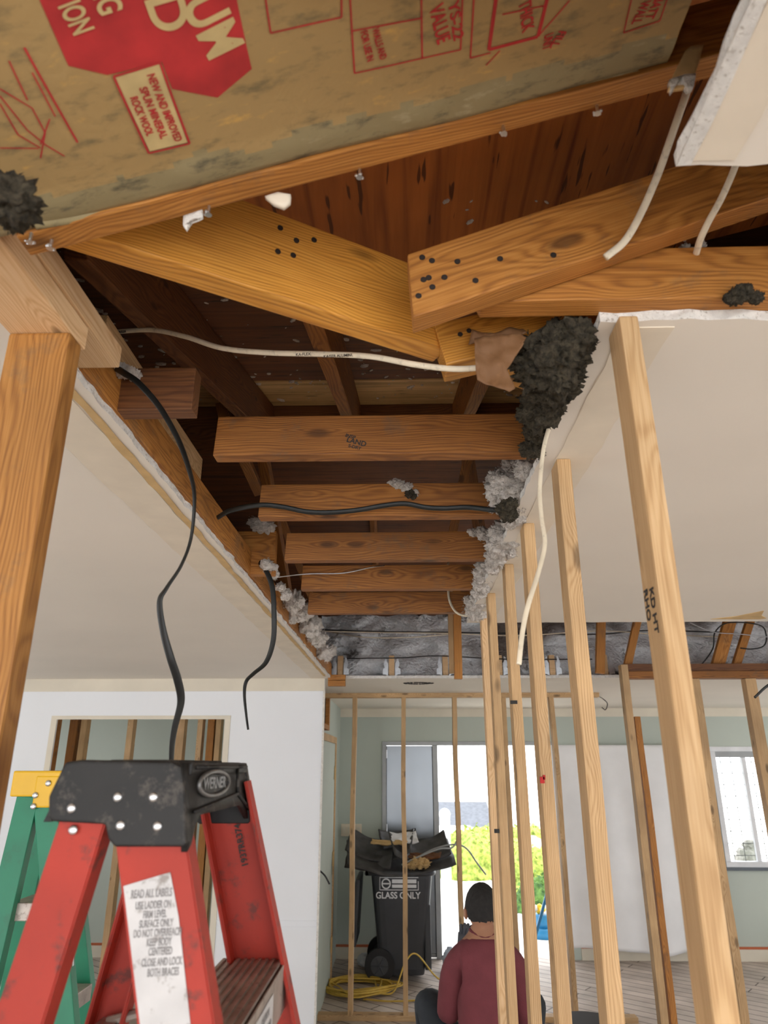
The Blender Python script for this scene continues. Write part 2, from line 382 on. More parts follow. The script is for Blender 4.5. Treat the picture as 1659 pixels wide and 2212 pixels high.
def fluff(name, label, cat, pts, mat, flakes=60, group=None, amp=.45, sub=4, kind=None):
    if flakes: flakes = int(flakes * 11)
    """clump of insulation: pts = [(centre, radius)]"""
    o0 = Vector(pts[0][0]); bm = bmesh.new(); base = list(pts)
    if flakes:
        for c, r in base:
            for _ in range(3): pts.append((Vector(c) + Vector([random.gauss(0, 1) for _ in range(3)]).normalized() * r * random.uniform(.6, 1.1), r * random.uniform(.3, .6)))
    for c, r in pts:
        c = Vector(c) - o0; res = bmesh.ops.create_icosphere(bm, subdivisions=sub, radius=1.0)
        s = Vector((random.uniform(.85, 1.25), random.uniform(.85, 1.2), random.uniform(.75, 1.1))); ph = Vector((random.random() * 50,) * 3)
        for v in res['verts']:
            n_ = v.co.normalized(); d = noise.fractal(n_ * 2.2 + ph, .9, 2.1, 4) * amp + noise.noise(n_ * 8 + ph) * amp * .55 + noise.noise(n_ * 19 + ph) * amp * .4 + noise.noise(n_ * 37 + ph) * amp * .22
            v.co = c + Vector((n_.x * s.x, n_.y * s.y, n_.z * s.z)) * r * (1 + d)
    for _ in range(flakes):
        c, r = random.choice(pts); c = Vector(c) - o0; d = Vector([random.gauss(0, 1) for _ in range(3)]).normalized()
        p = c + d * r * random.uniform(.8, 1.3); t = Vector([random.gauss(0, 1) for _ in range(3)]).normalized() * r * random.uniform(.03, .10)
        e = (d + Vector([random.gauss(0, .6) for _ in range(3)])).normalized() * r * random.uniform(.10, .30); u = t.cross(e).normalized() * r * .03
        a = [bm.verts.new(p - t), bm.verts.new(p + t), bm.verts.new(p + e), bm.verts.new(p + u * 2)]
        for f in ((0, 1, 2), (0, 3, 1), (1, 3, 2), (2, 3, 0)): bm.faces.new([a[i] for i in f])
    o = link(name, bm_mesh(bm, name, True), mat, None, o0)
    return tag(o, label, cat, group, kind)
def text_mesh(s, size):
    cu = bpy.data.curves.new('t', 'FONT'); cu.body = s; cu.size = size; cu.align_x = 'CENTER'; cu.align_y = 'CENTER'; cu.extrude = .0002; cu.offset = size * .022
    o = bpy.data.objects.new('t', cu); C.objects.link(o); bpy.context.view_layer.update()
    me = bpy.data.meshes.new_from_object(o.evaluated_get(bpy.context.evaluated_depsgraph_get()))
    bpy.data.objects.remove(o); bpy.data.curves.remove(cu); return me
def lettering(name, s, size, origin, xdir, ydir, mat, parent, sx=1.0, bold=False):
    """flat lettering on a surface; origin/xdir/ydir in world space"""
    me = text_mesh(s, size); x = Vector(xdir).normalized(); y = Vector(ydir); y = (y - x * y.dot(x)).normalized(); z = x.cross(y)
    for v in me.vertices: v.co.x *= sx
    o = link(name, me, mat); m = Matrix((x, y, z)).transposed().to_4x4(); m.translation = Vector(origin)
    bpy.context.view_layer.update()
    o.parent = parent; o.matrix_parent_inverse = parent.matrix_world.inverted(); o.matrix_world = m
    return o
def adopt(o, parent):
    bpy.context.view_layer.update()
    mw = o.matrix_world.copy(); o.parent = parent; o.matrix_parent_inverse = parent.matrix_world.inverted(); o.matrix_world = mw
    return o
def sheet(name, label, outline, z0, z1, mats, jag=(), step=.025, amp=.004, kind='structure', cat=None, parent=None):
    """horizontal board with broken edges: outline in plan, jag = indices of the edges that are broken"""
    pts = []
    for i, a in enumerate(outline):
        b = outline[(i + 1) % len(outline)]; a = Vector((*a, 0)); b = Vector((*b, 0)); pts.append((a, 0))
        if i in jag:
            n = max(2, int((b - a).length / step)); d = (b - a).normalized(); nn = Vector((-d.y, d.x, 0))
            for k in range(1, n):
                pts.append((a.lerp(b, k / n) + nn * amp * (noise.noise(Vector((k * .35, i * 7, 0))) * 1.6 + random.uniform(-.6, .6)), 1))
    o0 = pts[0][0] + Vector((0, 0, z0)); bm = bmesh.new()
    lo = [bm.verts.new((p.x - o0.x, p.y - o0.y, 0)) for p, _ in pts]
    mid = [bm.verts.new((p.x - o0.x + (random.uniform(-amp, amp) if j else 0), p.y - o0.y + (random.uniform(-amp, amp) * .5 if j else 0), (z1 - z0) * .55)) for p, j in pts]
    hi = [bm.verts.new((p.x - o0.x, p.y - o0.y, z1 - z0)) for p, _ in pts]
    bm.faces.new(lo[::-1]); bm.faces.new(hi)
    for A, B in ((lo, mid), (mid, hi)):
        for k in range(len(A)):
            f = bm.faces.new((A[k], A[(k + 1) % len(A)], B[(k + 1) % len(A)], B[k])); f.material_index = 1
    bmesh.ops.triangulate(bm, faces=[f for f in bm.faces if len(f.verts) > 4]); bmesh.ops.recalc_face_normals(bm, faces=bm.faces)
    o = link(name, bm_mesh(bm, name), mats, parent, o0)
    if parent is None: tag(o, label, cat, None, kind)
    return o
def thicken(bm, d):
    fs = bm.faces[:]; bmesh.ops.recalc_face_normals(bm, faces=fs); be = [e for e in bm.edges if len(e.link_faces) == 1]; tw = {v: bm.verts.new(v.co + d) for v in bm.verts[:]}
    nf = [[tw[v] for v in f.verts][::-1] for f in fs] + [[e.verts[0], e.verts[1], tw[e.verts[1]], tw[e.verts[0]]] for e in be]
    for f in nf:
        if bm.faces.get(f) is None: bm.faces.new(f)
    bmesh.ops.remove_doubles(bm, verts=bm.verts, dist=1e-6)
    bmesh.ops.recalc_face_normals(bm, faces=bm.faces)
def slab(name, pts, thick, mat, parent=None, kind='structure'):
    """prism from a planar outline, thickened along -normal"""
    pts = [Vector(p) for p in pts]; o0 = pts[0]; n = (pts[1] - pts[0]).cross(pts[2] - pts[0]).normalized(); bm = bmesh.new()
    a = [bm.verts.new(p - o0) for p in pts]; b = [bm.verts.new(p - o0 - n * thick) for p in pts]
    bm.faces.new(a); bm.faces.new(b[::-1])
    for k in range(len(a)): bm.faces.new((a[k], b[k], b[(k + 1) % len(a)], a[(k + 1) % len(a)]))
    bmesh.ops.recalc_face_normals(bm, faces=bm.faces)
    o = link(name, bm_mesh(bm, name), mat, parent, o0)
    if kind and parent is None: o['kind'] = kind
    return o
def struct(o): o['kind'] = 'structure'; return o
ZC = CH + .61                                # underside of the joists

# ================================================================== SETTING
YB = 8.2                                     # back wall
struct(box('floor', -4.6, 5.4, -4, YB + .1, -.1, 0, M['floor']))
struct(box('ground', -30, 40, YB + .1, 42, -.3, -.12, M['concrete']))
def wall(name, x0, x1, y, t, z1, holes, mat, z0=0):
    """wall facing -Y with rectangular openings (x0, x1, z0, z1)"""
    xs = sorted({x0, x1, *[h[0] for h in holes], *[h[1] for h in holes]}); zs = sorted({z0, z1, *[h[2] for h in holes], *[h[3] for h in holes]})
    bm = bmesh.new()
    for a, b in zip(xs, xs[1:]):
        for c, d in zip(zs, zs[1:]):
            if any(h[0] <= a and b <= h[1] and h[2] <= c and d <= h[3] for h in holes): continue
            box_bm(bm, a - x0, b - x0, 0, t, c, d)
    bmesh.ops.remove_doubles(bm, verts=bm.verts, dist=1e-5)
    dup = {}
    for f in bm.faces: dup.setdefault(tuple(round(c, 4) for c in f.calc_center_median()), []).append(f)
    bmesh.ops.delete(bm, geom=[f for l in dup.values() if len(l) > 1 for f in l], context='FACES_ONLY')
    return struct(link(name, bm_mesh(bm, name), mat, None, (x0, y, 0)))
WX0, WX1, WZ0, WZ1 = 3.33, 3.90, .84, 2.02
DX0, DX1, DZ = -.235, 1.66, 2.075
wall('wall_back', -4.6, 5.4, YB, .14, 3.6, [(DX0, DX1, 0, DZ), (WX0, WX1, WZ0, WZ1)], M['green_wall'])
wm = wall('wall_middle', -4.6, -.565, 5.24, .012, ZC, [(-2.49, -1.275, 0, CH + .31)], M['dwall'])
def side_wall(name, x0, x1, gaps):
    ys = [-4]; bm = bmesh.new()
    for g0, g1, gz0, gz1 in gaps:
        box_bm(bm, 0, x1 - x0, ys[-1] + 4, g0 + 4, 0, 3.6); box_bm(bm, 0, x1 - x0, g0 + 4, g1 + 4, 0, gz0); box_bm(bm, 0, x1 - x0, g0 + 4, g1 + 4, gz1, 3.6); ys.append(g1)
    box_bm(bm, 0, x1 - x0, ys[-1] + 4, YB + 4, 0, 3.6)
    struct(link(name, bm_mesh(bm, name), M['dwall'], None, (x0, -4, 0)))
side_wall('wall_left', -4.7, -4.6, [(1.0, 3.2, .8, 2.0), (6.2, 7.6, .8, 2.0)])  # unseen side walls; their window openings are added to let daylight in
side_wall('wall_right', 5.4, 5.5, [(-1.0, 2.0, .5, 2.0), (5.6, 7.4, .7, 2.0)])
struct(box('attic_light_block', -4.6, 5.4, -4.1, -4, ZC, 3.6, M['dwall']))  # unseen strip added to stop light leaking in above the front ceiling
# side wall of the hall with its green door
ws = struct(box('wall_side', -.80, -.70, 5.36, YB, 0, ZC, M['green_wall']))
DR = M['draw']; GY = M['gyp']
TH = .016
sheet('ceiling_left', None, [(-4.6, .30), (-.56, .30), (-.56, .98), (-.525, .98), (-.525, 5.24), (-4.6, 5.24)], ZC - TH, ZC, [DR, GY], jag=(1, 3))
sheet('ceiling_right', None, [(.285, .865), (5.4, .865), (5.4, 3.13), (.285, 3.13)], ZC - TH, ZC, [DR, GY], jag=(0, 2, 3))
sheet('ceiling_near', None, [(.292, -4), (5.4, -4), (5.4, .588), (.292, .588)], ZC - TH, ZC, [DR, GY], jag=(2, 3), amp=.005)
sheet('ceiling_front', None, [(-4.6, -4), (.292, -4), (.292, .30), (-4.6, .30)], ZC - TH, ZC, [DR, GY])
sheet('ceiling_back', None, [(-4.6, 5.25), (5.4, 5.25), (5.4, YB), (-4.6, YB)], ZC - TH, ZC + .004, [DR, GY], jag=(0,), amp=.006)
# joint bands left on the ceiling boards and the top of the walls
def band(name, x0, x1, y0, y1, z, mat=M['tape']):
    o = sheet(name, None, [(x0, y0), (x1, y0), (x1, y1), (x0, y1)], z - .0012, z, [mat, mat], jag=(1, 3), step=.05, amp=.003); return o
band('trim_1', -.665, -.565, 1.0, 5.24, ZC - TH)
band('trim_2', .32, .395, .88, 3.12, ZC - TH)
band('trim_3', .305, .350, -4, .58, ZC - TH); band('trim_18', .292, .306, -4, .585, ZC - TH - .0008, M['gyp'])
band('trim_4', -.562, -.545, 1.0, 5.1, ZC - TH - .001, M['tan'])
struct(box('trim_5', -4.6, -.567, 5.232, 5.24, ZC - .105, ZC - TH, M['crown']))
struct(box('trim_6', -.70, 5.4, YB - .012, YB, ZC - .105, ZC - TH, M['crown']))
struct(box('trim_7', -4.6, -.80, YB - .012, YB, ZC - .105, ZC - TH, M['crown']))
for i, (a, b) in enumerate(((-4.6, -.80), (-.70, DX0 - .06), (DX1 + .1, 5.4))):
    struct(box('baseboard_%s' % ('left', 'middle', 'right')[i], a, b, YB - .016, YB, 0, .105, M['crown']))
    struct(box('trim_%d' % (8 + i), a, b, YB - .018, YB, .105, .125, M['orange']))
# narrow chair-height joint on the middle wall, the paper edges of its opening
struct(box('trim_11', -1.275, -.567, 5.234, 5.24, .868, .876, M['dwall'])); struct(box('trim_12', -1.275, -.567, 5.235, 5.24, .835, .84, M['dwall']))
struct(box('trim_13', -.575, -.562, 5.228, 5.24, 0, ZC - .1, M['gyp']))
for i, (a, b, c, d) in enumerate(((-2.53, -2.49, 0, CH + .31), (-1.275, -1.235, 0, CH + .31), (-2.53, -1.235, CH + .31, CH + .335))):
    struct(box('trim_%d' % (14 + i), a, b, 5.233, 5.24, c, d, M['crown']))
# small hole in the wall, its inner shade painted as a black disc
bm = bmesh.new(); cyl_bm(bm, (0, 0, 0), (0, -.002, 0), .010); hp = P(575, 1871, Y=5.24)
struct(link('trim_17', bm_mesh(bm, 'h'), M['ink'], None, hp))
# roof shell
struct(box('roof', -4.8, 5.6, -4.2, YB + .6, 3.6, 3.7, M['ply2']))  # unseen flat slab added over the decks to block the sky
R1z = lambda x: CH + .83 + .29 * (x + .25)
slab('roof_deck', [(x, y, R1z(x)) for x, y in ((-1.4, -.2), (1.9, -.2), (1.9, 1.30), (.2, 1.27), (-1.4, .36))][::-1], -.015, M['ply1'])
R2z = lambda y: CH + .955 + .27 * (y - 1.15)
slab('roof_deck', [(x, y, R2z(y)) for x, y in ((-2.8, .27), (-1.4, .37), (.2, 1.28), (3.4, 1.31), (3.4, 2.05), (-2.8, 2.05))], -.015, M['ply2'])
slab('roof_deck', [(x, y, R2z(y)) for x, y in ((-2.6, 2.065), (3.4, 2.065), (3.4, 2.40), (-2.6, 2.40))], -.015, M['osb'])
R3z = lambda y: R2z(2.4) - .22 * (y - 2.44) / 5.16
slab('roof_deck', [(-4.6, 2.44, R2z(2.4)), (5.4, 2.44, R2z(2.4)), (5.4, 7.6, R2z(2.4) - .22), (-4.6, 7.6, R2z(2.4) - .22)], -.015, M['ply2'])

# ================================================================== OPEN CEILING FRAMING
J = 'wooden ceiling joist'
jl = [('cut ceiling joist under the roof, nearest and widest in view with a smudged grade stamp', 998, 903),
      ('second cut ceiling joist, a black cable running along its face', 1125, 1050),
      ('third cut ceiling joist, directly behind the one with the black cable', 1215, 1148),
      ('fourth cut ceiling joist, a thin grey wire touching its left end', 1278, 1223),
      ('last and farthest cut ceiling joist, white cable looping below its right end', 1328, 1283)]
xl = [-.395, -.375, -.371, -.374, -.405]
jy = []
joists = []
for i, (lab, yb, yt) in enumerate(jl):
    Y = P(800, yb, Z=ZC).y; jy.append(Y)
    tilt = (.002, 0, -.002, .001, 0)[i]
    joists.append(lumber('ceiling_joist', lab, (xl[i], Y - .019, ZC + tilt), (1.25, Y - .019, ZC), .038, .091, M['joist'], 'joist', anchor=(0, -1), group='cut ceiling joists in the opening', cut0=.004))
    if i == 0:
        bpy.context.view_layer.update()
        for s, sz, u, v in (('LAND', .016, 770, 955), ('INSP', .011, 757, 943), ('S-DRY', .010, 766, 966)):
            lettering('grade_stamp', s, sz, P(u, v, Y=Y - .0388), (1, 0, -.30), (.3, 0, 1), M['ink'], joists[0])
# cut stubs left of the opening
Y = P(350, 885, Z=ZC).y
lumber('joist_stub', 'sawn-off dark joist stub above the left ceiling edge, behind the black cable', (-1.2, Y, ZC), (-.38, Y, ZC), .038, .088, M['header'], 'joist stub', anchor=(-1, -1))
lumber('joist_stub', 'short sawn joist block with white fluff on top, beside the left ceiling edge', (-1.2, 2.33, ZC), P(592, 1240, Y=2.33), .038, .155, M['fir'], 'joist stub', anchor=(-1, -1))
# long plate boards along the left edge
lumber('edge_board', 'long wooden edge board running along the broken left ceiling', (-.535, .998, ZC), (-.535, 5.22, ZC), .036, .085, M['fir'], 'board', anchor=(0, -1), wob=.004)
lumber('edge_board', 'shorter board stacked over the long left edge board, cut end showing', (-.56, 1.10, ZC + .087), (-.56, 1.76, ZC + .087), .038, .09, M['pine'], 'board', anchor=(0, -1))
# joist lying across the near end of the right ceiling
b2y = .837
lumber('ceiling_joist', 'broad joist with plaster smears carried on the near edge of the right ceiling', (.115, b2y, ZC), (2.6, b2y, ZC + .004), .038, .087, M['fir'], 'joist', anchor=(-1, -1), cut0=-.035)
# C: jack rafter with nail heads
c0, c1 = P(877, 655, Y=.795), P(1659, 372, Y=.795)
ctop0, ctop1 = P(880, 549, Y=.795), P(1455, 360, Y=.795)
cb1 = P(1659, 440, Y=.795)
cd_ = (ctop1 - ctop0).normalized() * .030
crf = lumber('roof_rafter', 'sloping roof rafter with dark nail heads and a big knot at its end', ctop0 - cd_, ctop0 + (ctop1 - ctop0) * 2.2, .038, .098, M['fir'], 'rafter', anchor=(-1, 1), cut0=.030)
for u, v in ((912, 557), (933, 564), (988, 566), (1080, 560), (1195, 552), (915, 605), (926, 601), (960, 600), (934, 621), (1027, 607), (904, 640)):
    bm = bmesh.new(); cyl_bm(bm, (0, 0, 0), (0, -.0015, 0), .0042)
    adopt(link('nail_head', bm_mesh(bm, 'nail'), M['nail'], None, P(u, v, Y=.7955)), crf)
# D: long diagonal valley beam
d0, d1 = P(205, 512, Z=ZC), P(965, 757, Z=ZC); dd = (d1 - d0).normalized()
vb = lumber('valley_beam', 'deep golden beam running diagonally below the plywood to the rafter joint', d0 - dd * .075, d1, .040, .140, M['gold'], 'beam', anchor=(-1, -1), wob=.0)
for u, v in ((605, 493), (678, 519), (600, 544), (633, 552), (640, 520)):
    q = on_plane(u, v, d0, Vector((-dd.y, dd.x, 0))); n_ = Vector((dd.y, -dd.x, 0))
    bm = bmesh.new(); cyl_bm(bm, (0, 0, 0), n_ * .0015, .0042)
    adopt(link('nail_head', bm_mesh(bm, 'nail'), M['nail'], None, q), vb)
# F: short rafter beyond the beam end
f0, f1 = P(964, 787, Y=.945), P(1290, 712, Y=.945)
fr = lumber('roof_rafter', 'short rafter end behind the torn brown paper, two nail heads at its tip', f0, f0 + (f1 - f0) * 1.3, .055, .075, M['gold'], 'rafter', anchor=(-1, -1), cut0=-.0)
for u, v in ((994, 723), (1013, 715)):
    bm = bmesh.new(); cyl_bm(bm, (0, 0, 0), (0, -.0015, 0), .004)
    adopt(link('nail_head', bm_mesh(bm, 'nail'), M['nail'], None, P(u, v, Y=.9455)), fr)
lumber('wood_block', 'small pale block poking from the dark wool below the brown paper', P(1098, 800, Y=1.06), P(1215, 842, Y=1.06), .05, .022, M['gold'], 'block')
# E: near rafter with drywall screws
e0, e1 = P(66, 554, Y=.665), P(1545, 166, Y=.665)
er = lumber('roof_rafter', 'orange rafter edge below the batts with bent drywall screws', e0, e1 + (e1 - e0) * .12, .033, .088, M['fir'], 'rafter', anchor=(1, -1))
edir = (e1 - e0).normalized(); en = Vector((edir.z, 0, -edir.x))
for u, v in ((452, 450), (777, 370), (1087, 276), (1289, 233), (68, 508), (112, 522)):
    q = on_plane(u, v - 4, e0, en); bm = bmesh.new()
    cyl_bm(bm, (0, 0, 0), (0, .0, -.011), .0019, seg=8); cyl_bm(bm, (0, 0, -.010), (.0, .0, -.0125), .002, .0042, 12)
    for k in range(5):
        a = random.random() * 6; bmesh.ops.create_icosphere(bm, subdivisions=1, radius=random.uniform(.0012, .0026), matrix=Matrix.Translation((math.cos(a) * .0042, math.sin(a) * .0042, -.011)))
    adopt(link('drywall_screw', bm_mesh(bm, 'scr'), [M['steel']], None, q), er)
# post and plates at the left
PX0, PX1 = -.549, -.461
z1 = CH + .572
lumber('post', 'thick amber wooden post standing at the left edge of the photo', (-.505, .8565, 0), (-.505, .8565, z1), .088, .038, M['post'], 'post', up=(0, 1, 0), bev=.005)
lumber('wall_plate', 'lower pale plate resting on top of the amber post', (-.505, .30, z1), (-.505, .885, z1), .089, .037, M['pale'], 'plate', anchor=(0, -1))
lumber('wall_plate', 'upper pale plate with a square cut end projecting past the amber post', (-.502, .28, ZC), (-.502, .997, ZC), .089, .038, M['pale'], 'plate', anchor=(0, -1))
# rafters beneath the far roof slope
def slope_rafter(x, lab, y0=1.02, mat=M['joist']):
    lumber('roof_rafter', lab, (x, y0, R2z(y0) - .004), (x, 2.40, R2z(2.40) - .004), .038, .14, mat, 'rafter', anchor=(0, 1))
slope_rafter(-.50, 'dark sloping rafter above the left joist stub', .85, M['header'])
slope_rafter(-.17, 'sloping rafter under the dark plywood, left of the roof gap centre')
slope_rafter(.215, 'sloping rafter just behind the hanging brown paper', 1.25)
lumber('roof_rafter', 'dark sloping rafter crossing behind the pulled white cable at far left', (-.93, .8, R2z(.8) - .004), (-.93, 2.4, R2z(2.4) - .004), .038, .14, M['header'], 'rafter', anchor=(0, 1))
lumber('ridge_board', 'dark ridge board where the plywood slope ends', (-2.4, 2.42, R2z(2.4)), (3.3, 2.42, R2z(2.4)), .038, .19, M['header'], 'board', anchor=(0, 1))
def stick(lab, a, b, w=.038, h=.07, mat=M['joist'], up=(0, -1, 0), cat='brace'):
    return lumber('brace', lab, a, b, w, h, mat, cat, up=up)
stick('slanted brace seen left of the second joist end', P(548, 870, Y=2.30), P(632, 1345, Y=3.7), .04, .05)
stick('short slanted brace left of the first joist end', P(480, 885, Y=2.1), P(556, 1055, Y=2.6))
stick('slanted brace right of centre between the first and second joists', P(1024, 925, Y=2.35), P(975, 1165, Y=3.0))
stick('dark thin brace beside the slanted one right of centre', P(1000, 925, Y=2.6), P(1040, 1170, Y=3.2))
q = P(804, 960, Y=3.2); q.z = R3z(3.2) - .02; r = P(812, 1150, Y=4.4); r.z = R3z(4.4) - .02
stick('thin brace on the far plywood above the second joist', q, r, .03, .03)
stick('slanted brace behind the third joist at left', P(600, 1100, Y=3.2), P(672, 1290, Y=4.1), .035, .04)
# hanging posts near the back ceiling
lumber('hanging_post', 'orange post hanging below the far joist, its end cut blunt', P(990, 1467, Y=4.6) + Vector((.01, 0, R3z(4.6) - P(990, 1467, Y=4.6).z)), P(990, 1467, Y=4.6), .05, .05, M['fir'], 'post', up=(0, 1, 0))
lumber('hanging_post', 'pale thin post beside the orange hanging post', P(977, 1424, Y=4.72) + Vector((0, 0, R3z(4.72) - P(977, 1424, Y=4.72).z)), P(977, 1455, Y=4.72), .038, .04, M['pine'], 'post', up=(0, 1, 0))
for lab, a, b, w in (('upright brown brace against the grey insulation, behind the stud row', (1298, 1335), (1296, 1455), .06),
                     ('leaning orange brace left of the nearest bare stud', (1378, 1335), (1352, 1452), .05),
                     ('leaning orange brace against insulation, nearer the looped black wire', (1578, 1335), (1545, 1455), .08),
                     ('rightmost leaning orange brace beside the looped black wire', (1622, 1335), (1584, 1455), .05)):
    ba, bb = P(*a, Y=5.05), P(*b, Y=5.05); lumber('brace', lab, bb + (ba - bb) * ((R3z(5.05) - bb.z) / (ba.z - bb.z)), bb, w, .045, M['fir'], 'brace', up=(0, 1, 0))
# ---------------- insulation heap over the back ceiling
def insulation_bank():
    nx, nz = 150, 26; x0, x1 = -.66, 5.3; bm = bmesh.new(); g = []
    for i in range(nx + 1):
        col = []
        for j in range(nz + 1):
            x = x0 + (x1 - x0) * i / nx; t = j / nz; z = ZC + .01 + t * .56; y = 5.42 + t * .32
            d = noise.fractal(Vector((x * 4.2, z * 5.5, 2)), .9, 2, 5) * .15
            col.append(bm.verts.new((x - x0, y + d - 5.42, max(.008, z - ZC + .5 * d))))
        g.append(col)
    for i in range(nx):
        for j in range(nz): bm.faces.new((g[i][j], g[i + 1][j], g[i + 1][j + 1], g[i][j + 1]))
    back = []
    for i in range(nx + 1):
        back.append((bm.verts.new((g[i][0].co.x, 1.0, .008)), bm.verts.new((g[i][-1].co.x, 1.0, .56))))
    for i in range(nx):
        bm.faces.new((g[i][-1], g[i + 1][-1], back[i + 1][1], back[i][1])); bm.faces.new((back[i][0], back[i + 1][0], g[i + 1][0], g[i][0]))
    o = link('blown_insulation', bm_mesh(bm, 'bank', True), M['battwall'], None, (x0, 5.42, ZC))
    tag(o, 'grey and white insulation heaped over the edge of the back ceiling', 'insulation', kind='stuff')
insulation_bank()
# cables strung in front of it
for i, (lab, pts, r, mm) in enumerate((
        ('upper black cable stretched across the grey insulation', [(560, 1352), (650, 1358), (800, 1364), (960, 1366), (1100, 1368), (1290, 1370), (1400, 1362), (1560, 1366)], .005, 'black_cable'),
        ('white cable strung just below the upper black one across the insulation', [(560, 1356), (660, 1362), (800, 1366), (960, 1368), (1120, 1373), (1290, 1363), (1420, 1370), (1560, 1376)], .004, 'white_cable'),
        ('sagging white cable below the strung pair across the insulation', [(700, 1362), (780, 1376), (880, 1377), (950, 1372), (1000, 1366)], .004, 'white_cable'),
        ('lower black cable lying over the small joist ends', [(740, 1423), (800, 1422), (870, 1421), (950, 1417), (1100, 1424), (1300, 1424)], .004, 'black_cable'))):
    cable('cable', lab, [P(u, v, Y=(5.5 if j in (0, len(pts) - 1) else 5.22 - i * .03)) for j, (u, v) in enumerate(pts)], r, M[mm])
cable('cable', 'black wire looped in circles on the insulation at far right', [P(u, v, Y=5.0) for u, v in ((1500, 1447), (1520, 1430), (1540, 1400), (1545, 1365), (1575, 1345), (1640, 1350), (1655, 1372), (1650, 1395), (1625, 1402), (1600, 1400))], .0045, M['black_cable'])
cable('cable', 'black cable end poking in at the right edge below the brown header', [P(u, v, Y=3.2) for u, v in ((1710, 1455), (1660, 1480), (1630, 1507))], .006, M['black_cable'], flat=.6)
cable('cable', 'thin grey wire trailing behind the leaning orange braces', [P(u, v, Y=4.95) for u, v in ((1490, 1345), (1540, 1365), (1600, 1370), (1680, 1378))], .003, M['steel'])
# joist ends with metal hangers on the back ceiling edge
for i, u in enumerate((735, 846, 962, 1079, 1193, 1307)):
    p = P(u, 1437, Y=5.30)
    t = empty('joist_end', (p.x, 5.30, ZC + .006), ('pale joist end in metal hanger, leftmost, beside the stacked wood blocks', 'pale joist end in metal hanger above the torn light hole', 'pale joist end in metal hanger left of the orange hanging post', 'pale joist end in metal hanger behind the farthest near studs', 'pale joist end in metal hanger seen right of the hanging white cable', 'pale joist end in metal hanger under the upright brown brace')[i], 'joist end', 'joist ends in metal hangers')
    bm = bmesh.new(); box_bm(bm, -.02, .02, 0, .06, 0, .15, .002); link('timber', bm_mesh(bm, 'te'), M['pale'], t)
    for s in (-1, 1):
        bm = bmesh.new(); pr = [(0, 0), (.02, .012), (.035, .01), (.035, .05), (.022, .06), (.03, .085), (.02, .13), (.008, .14), (.008, .105), (0, .09)]
        a = [bm.verts.new((s * (.026 + x * 1.1), -.006, z)) for x, z in pr]; b = [bm.verts.new((s * (.024 + x * 1.1), -.003, z)) for x, z in pr]
        bm.faces.new(a); bm.faces.new(b[::-1])
        for k in range(len(a)): bm.faces.new((a[k], b[k], b[(k + 1) % len(a)], a[(k + 1) % len(a)]))
        bmesh.ops.recalc_face_normals(bm, faces=bm.faces)
        link('hanger', bm_mesh(bm, 'hg'), M['steel'], t)
for k, (z, lab) in enumerate(((ZC - .055, 'lower of two short wood blocks at the corner of the white wall'), (ZC - .014, 'upper of two short wood blocks at the corner of the white wall'))):
    lumber('wood_block', lab, (-.54, 5.22, z), (-.415, 5.22, z), .05, .038, M['fir'], 'block', group='stacked corner blocks')
# header on the right
hd = empty('header_beam', (1.5, 4.95, ZC - .06), 'brown doubled header beam over the far right studs', 'beam')
for nm, y0, y1, z0, z1_, mm in (('upper_board', 4.93, 4.97, ZC - .012, ZC + .04, 'header'), ('lower_board', 4.90, 4.99, ZC - .060, ZC - .014, 'joist')):
    bm = bmesh.new(); box_bm(bm, 0, 2.9, y0 - 4.95, y1 - 4.95, z0 - ZC + .06, z1_ - ZC + .06, .002); link(nm, bm_mesh(bm, nm), M[mm], hd)

# ================================================================== STUDS
near = [(1131, .86), (0, 1.37)]
sl = ['nearest bare stud, broad and close at the right with black stamped letters', 'second bare stud from the camera, just left of the nearest stamped one',
      'third bare stud from the camera, small red mark on it', 'fourth bare stud from the camera with a dark band near its top',
      'fifth bare stud from the camera, dark patch at middle height']
tops = [(1342, 678), (1205, 989), (1131, 1129), (1090, 1217), (1054, 1280)]
studs = []
for i, (u, v) in enumerate(tops):
    p = P(u, v, Z=ZC - TH); x, y = p.x, p.y
    w, d = (.027, .056) if i == 0 else (.029, .060)
    zc = ZC - TH - .001
    st = lumber('wall_stud', sl[i], (x + w * .45, y + d / 2, 0), (x + w * .45, y + d / 2, zc), w, d, M['pine'], 'stud', up=(0, 1, 0), group='row of bare studs under the right ceiling edge', bev=.004, wob=.006)
    studs.append(st)
p = P(1047, 1335, Z=ZC - TH)
lumber('wall_stud', 'pinkish stud half hidden at the far end of the near stud row', (p.x, p.y + .03, 0), (p.x, p.y + .03, ZC - TH), .03, .06, M['pale'], 'stud', up=(0, 1, 0), group='row of bare studs under the right ceiling edge')
bpy.context.view_layer.update()
for k, u, v, wd, hg, mm in ((2, 1171, 1685, .010, .014, 'redink'), (2, 1175, 1679, .005, .010, 'redink'), (3, 1110, 1517, .020, .010, 'ink'), (4, 1073, 1795, .016, .012, 'ink')):
    yf_ = studs[k].matrix_world.translation.y - (.030 if k else .028); q = P(u, v, Y=yf_); bm = bmesh.new(); box_bm(bm, -wd / 2, wd / 2, -.0035, .002, -hg / 2, hg / 2); adopt(link('ink_mark', bm_mesh(bm, 'mk'), M[mm], None, q), studs[k])
# stamped letters on the side of the nearest stud
sx = studs[0].matrix_world.translation.x - .0135
for s, u, v, sz in (('KD HT', 1417, 1320, .019), ('RHO', 1398, 1312, .019)):
    q = P(u - 8, v, X=sx - .0006)
    lettering('grade_stamp', s, sz, (sx - .0006, studs[0].matrix_world.translation.y + (.011 if s == 'RHO' else -.010), q.z), (0, 0, -1), (0, -1, 0), M['ink'], studs[0])
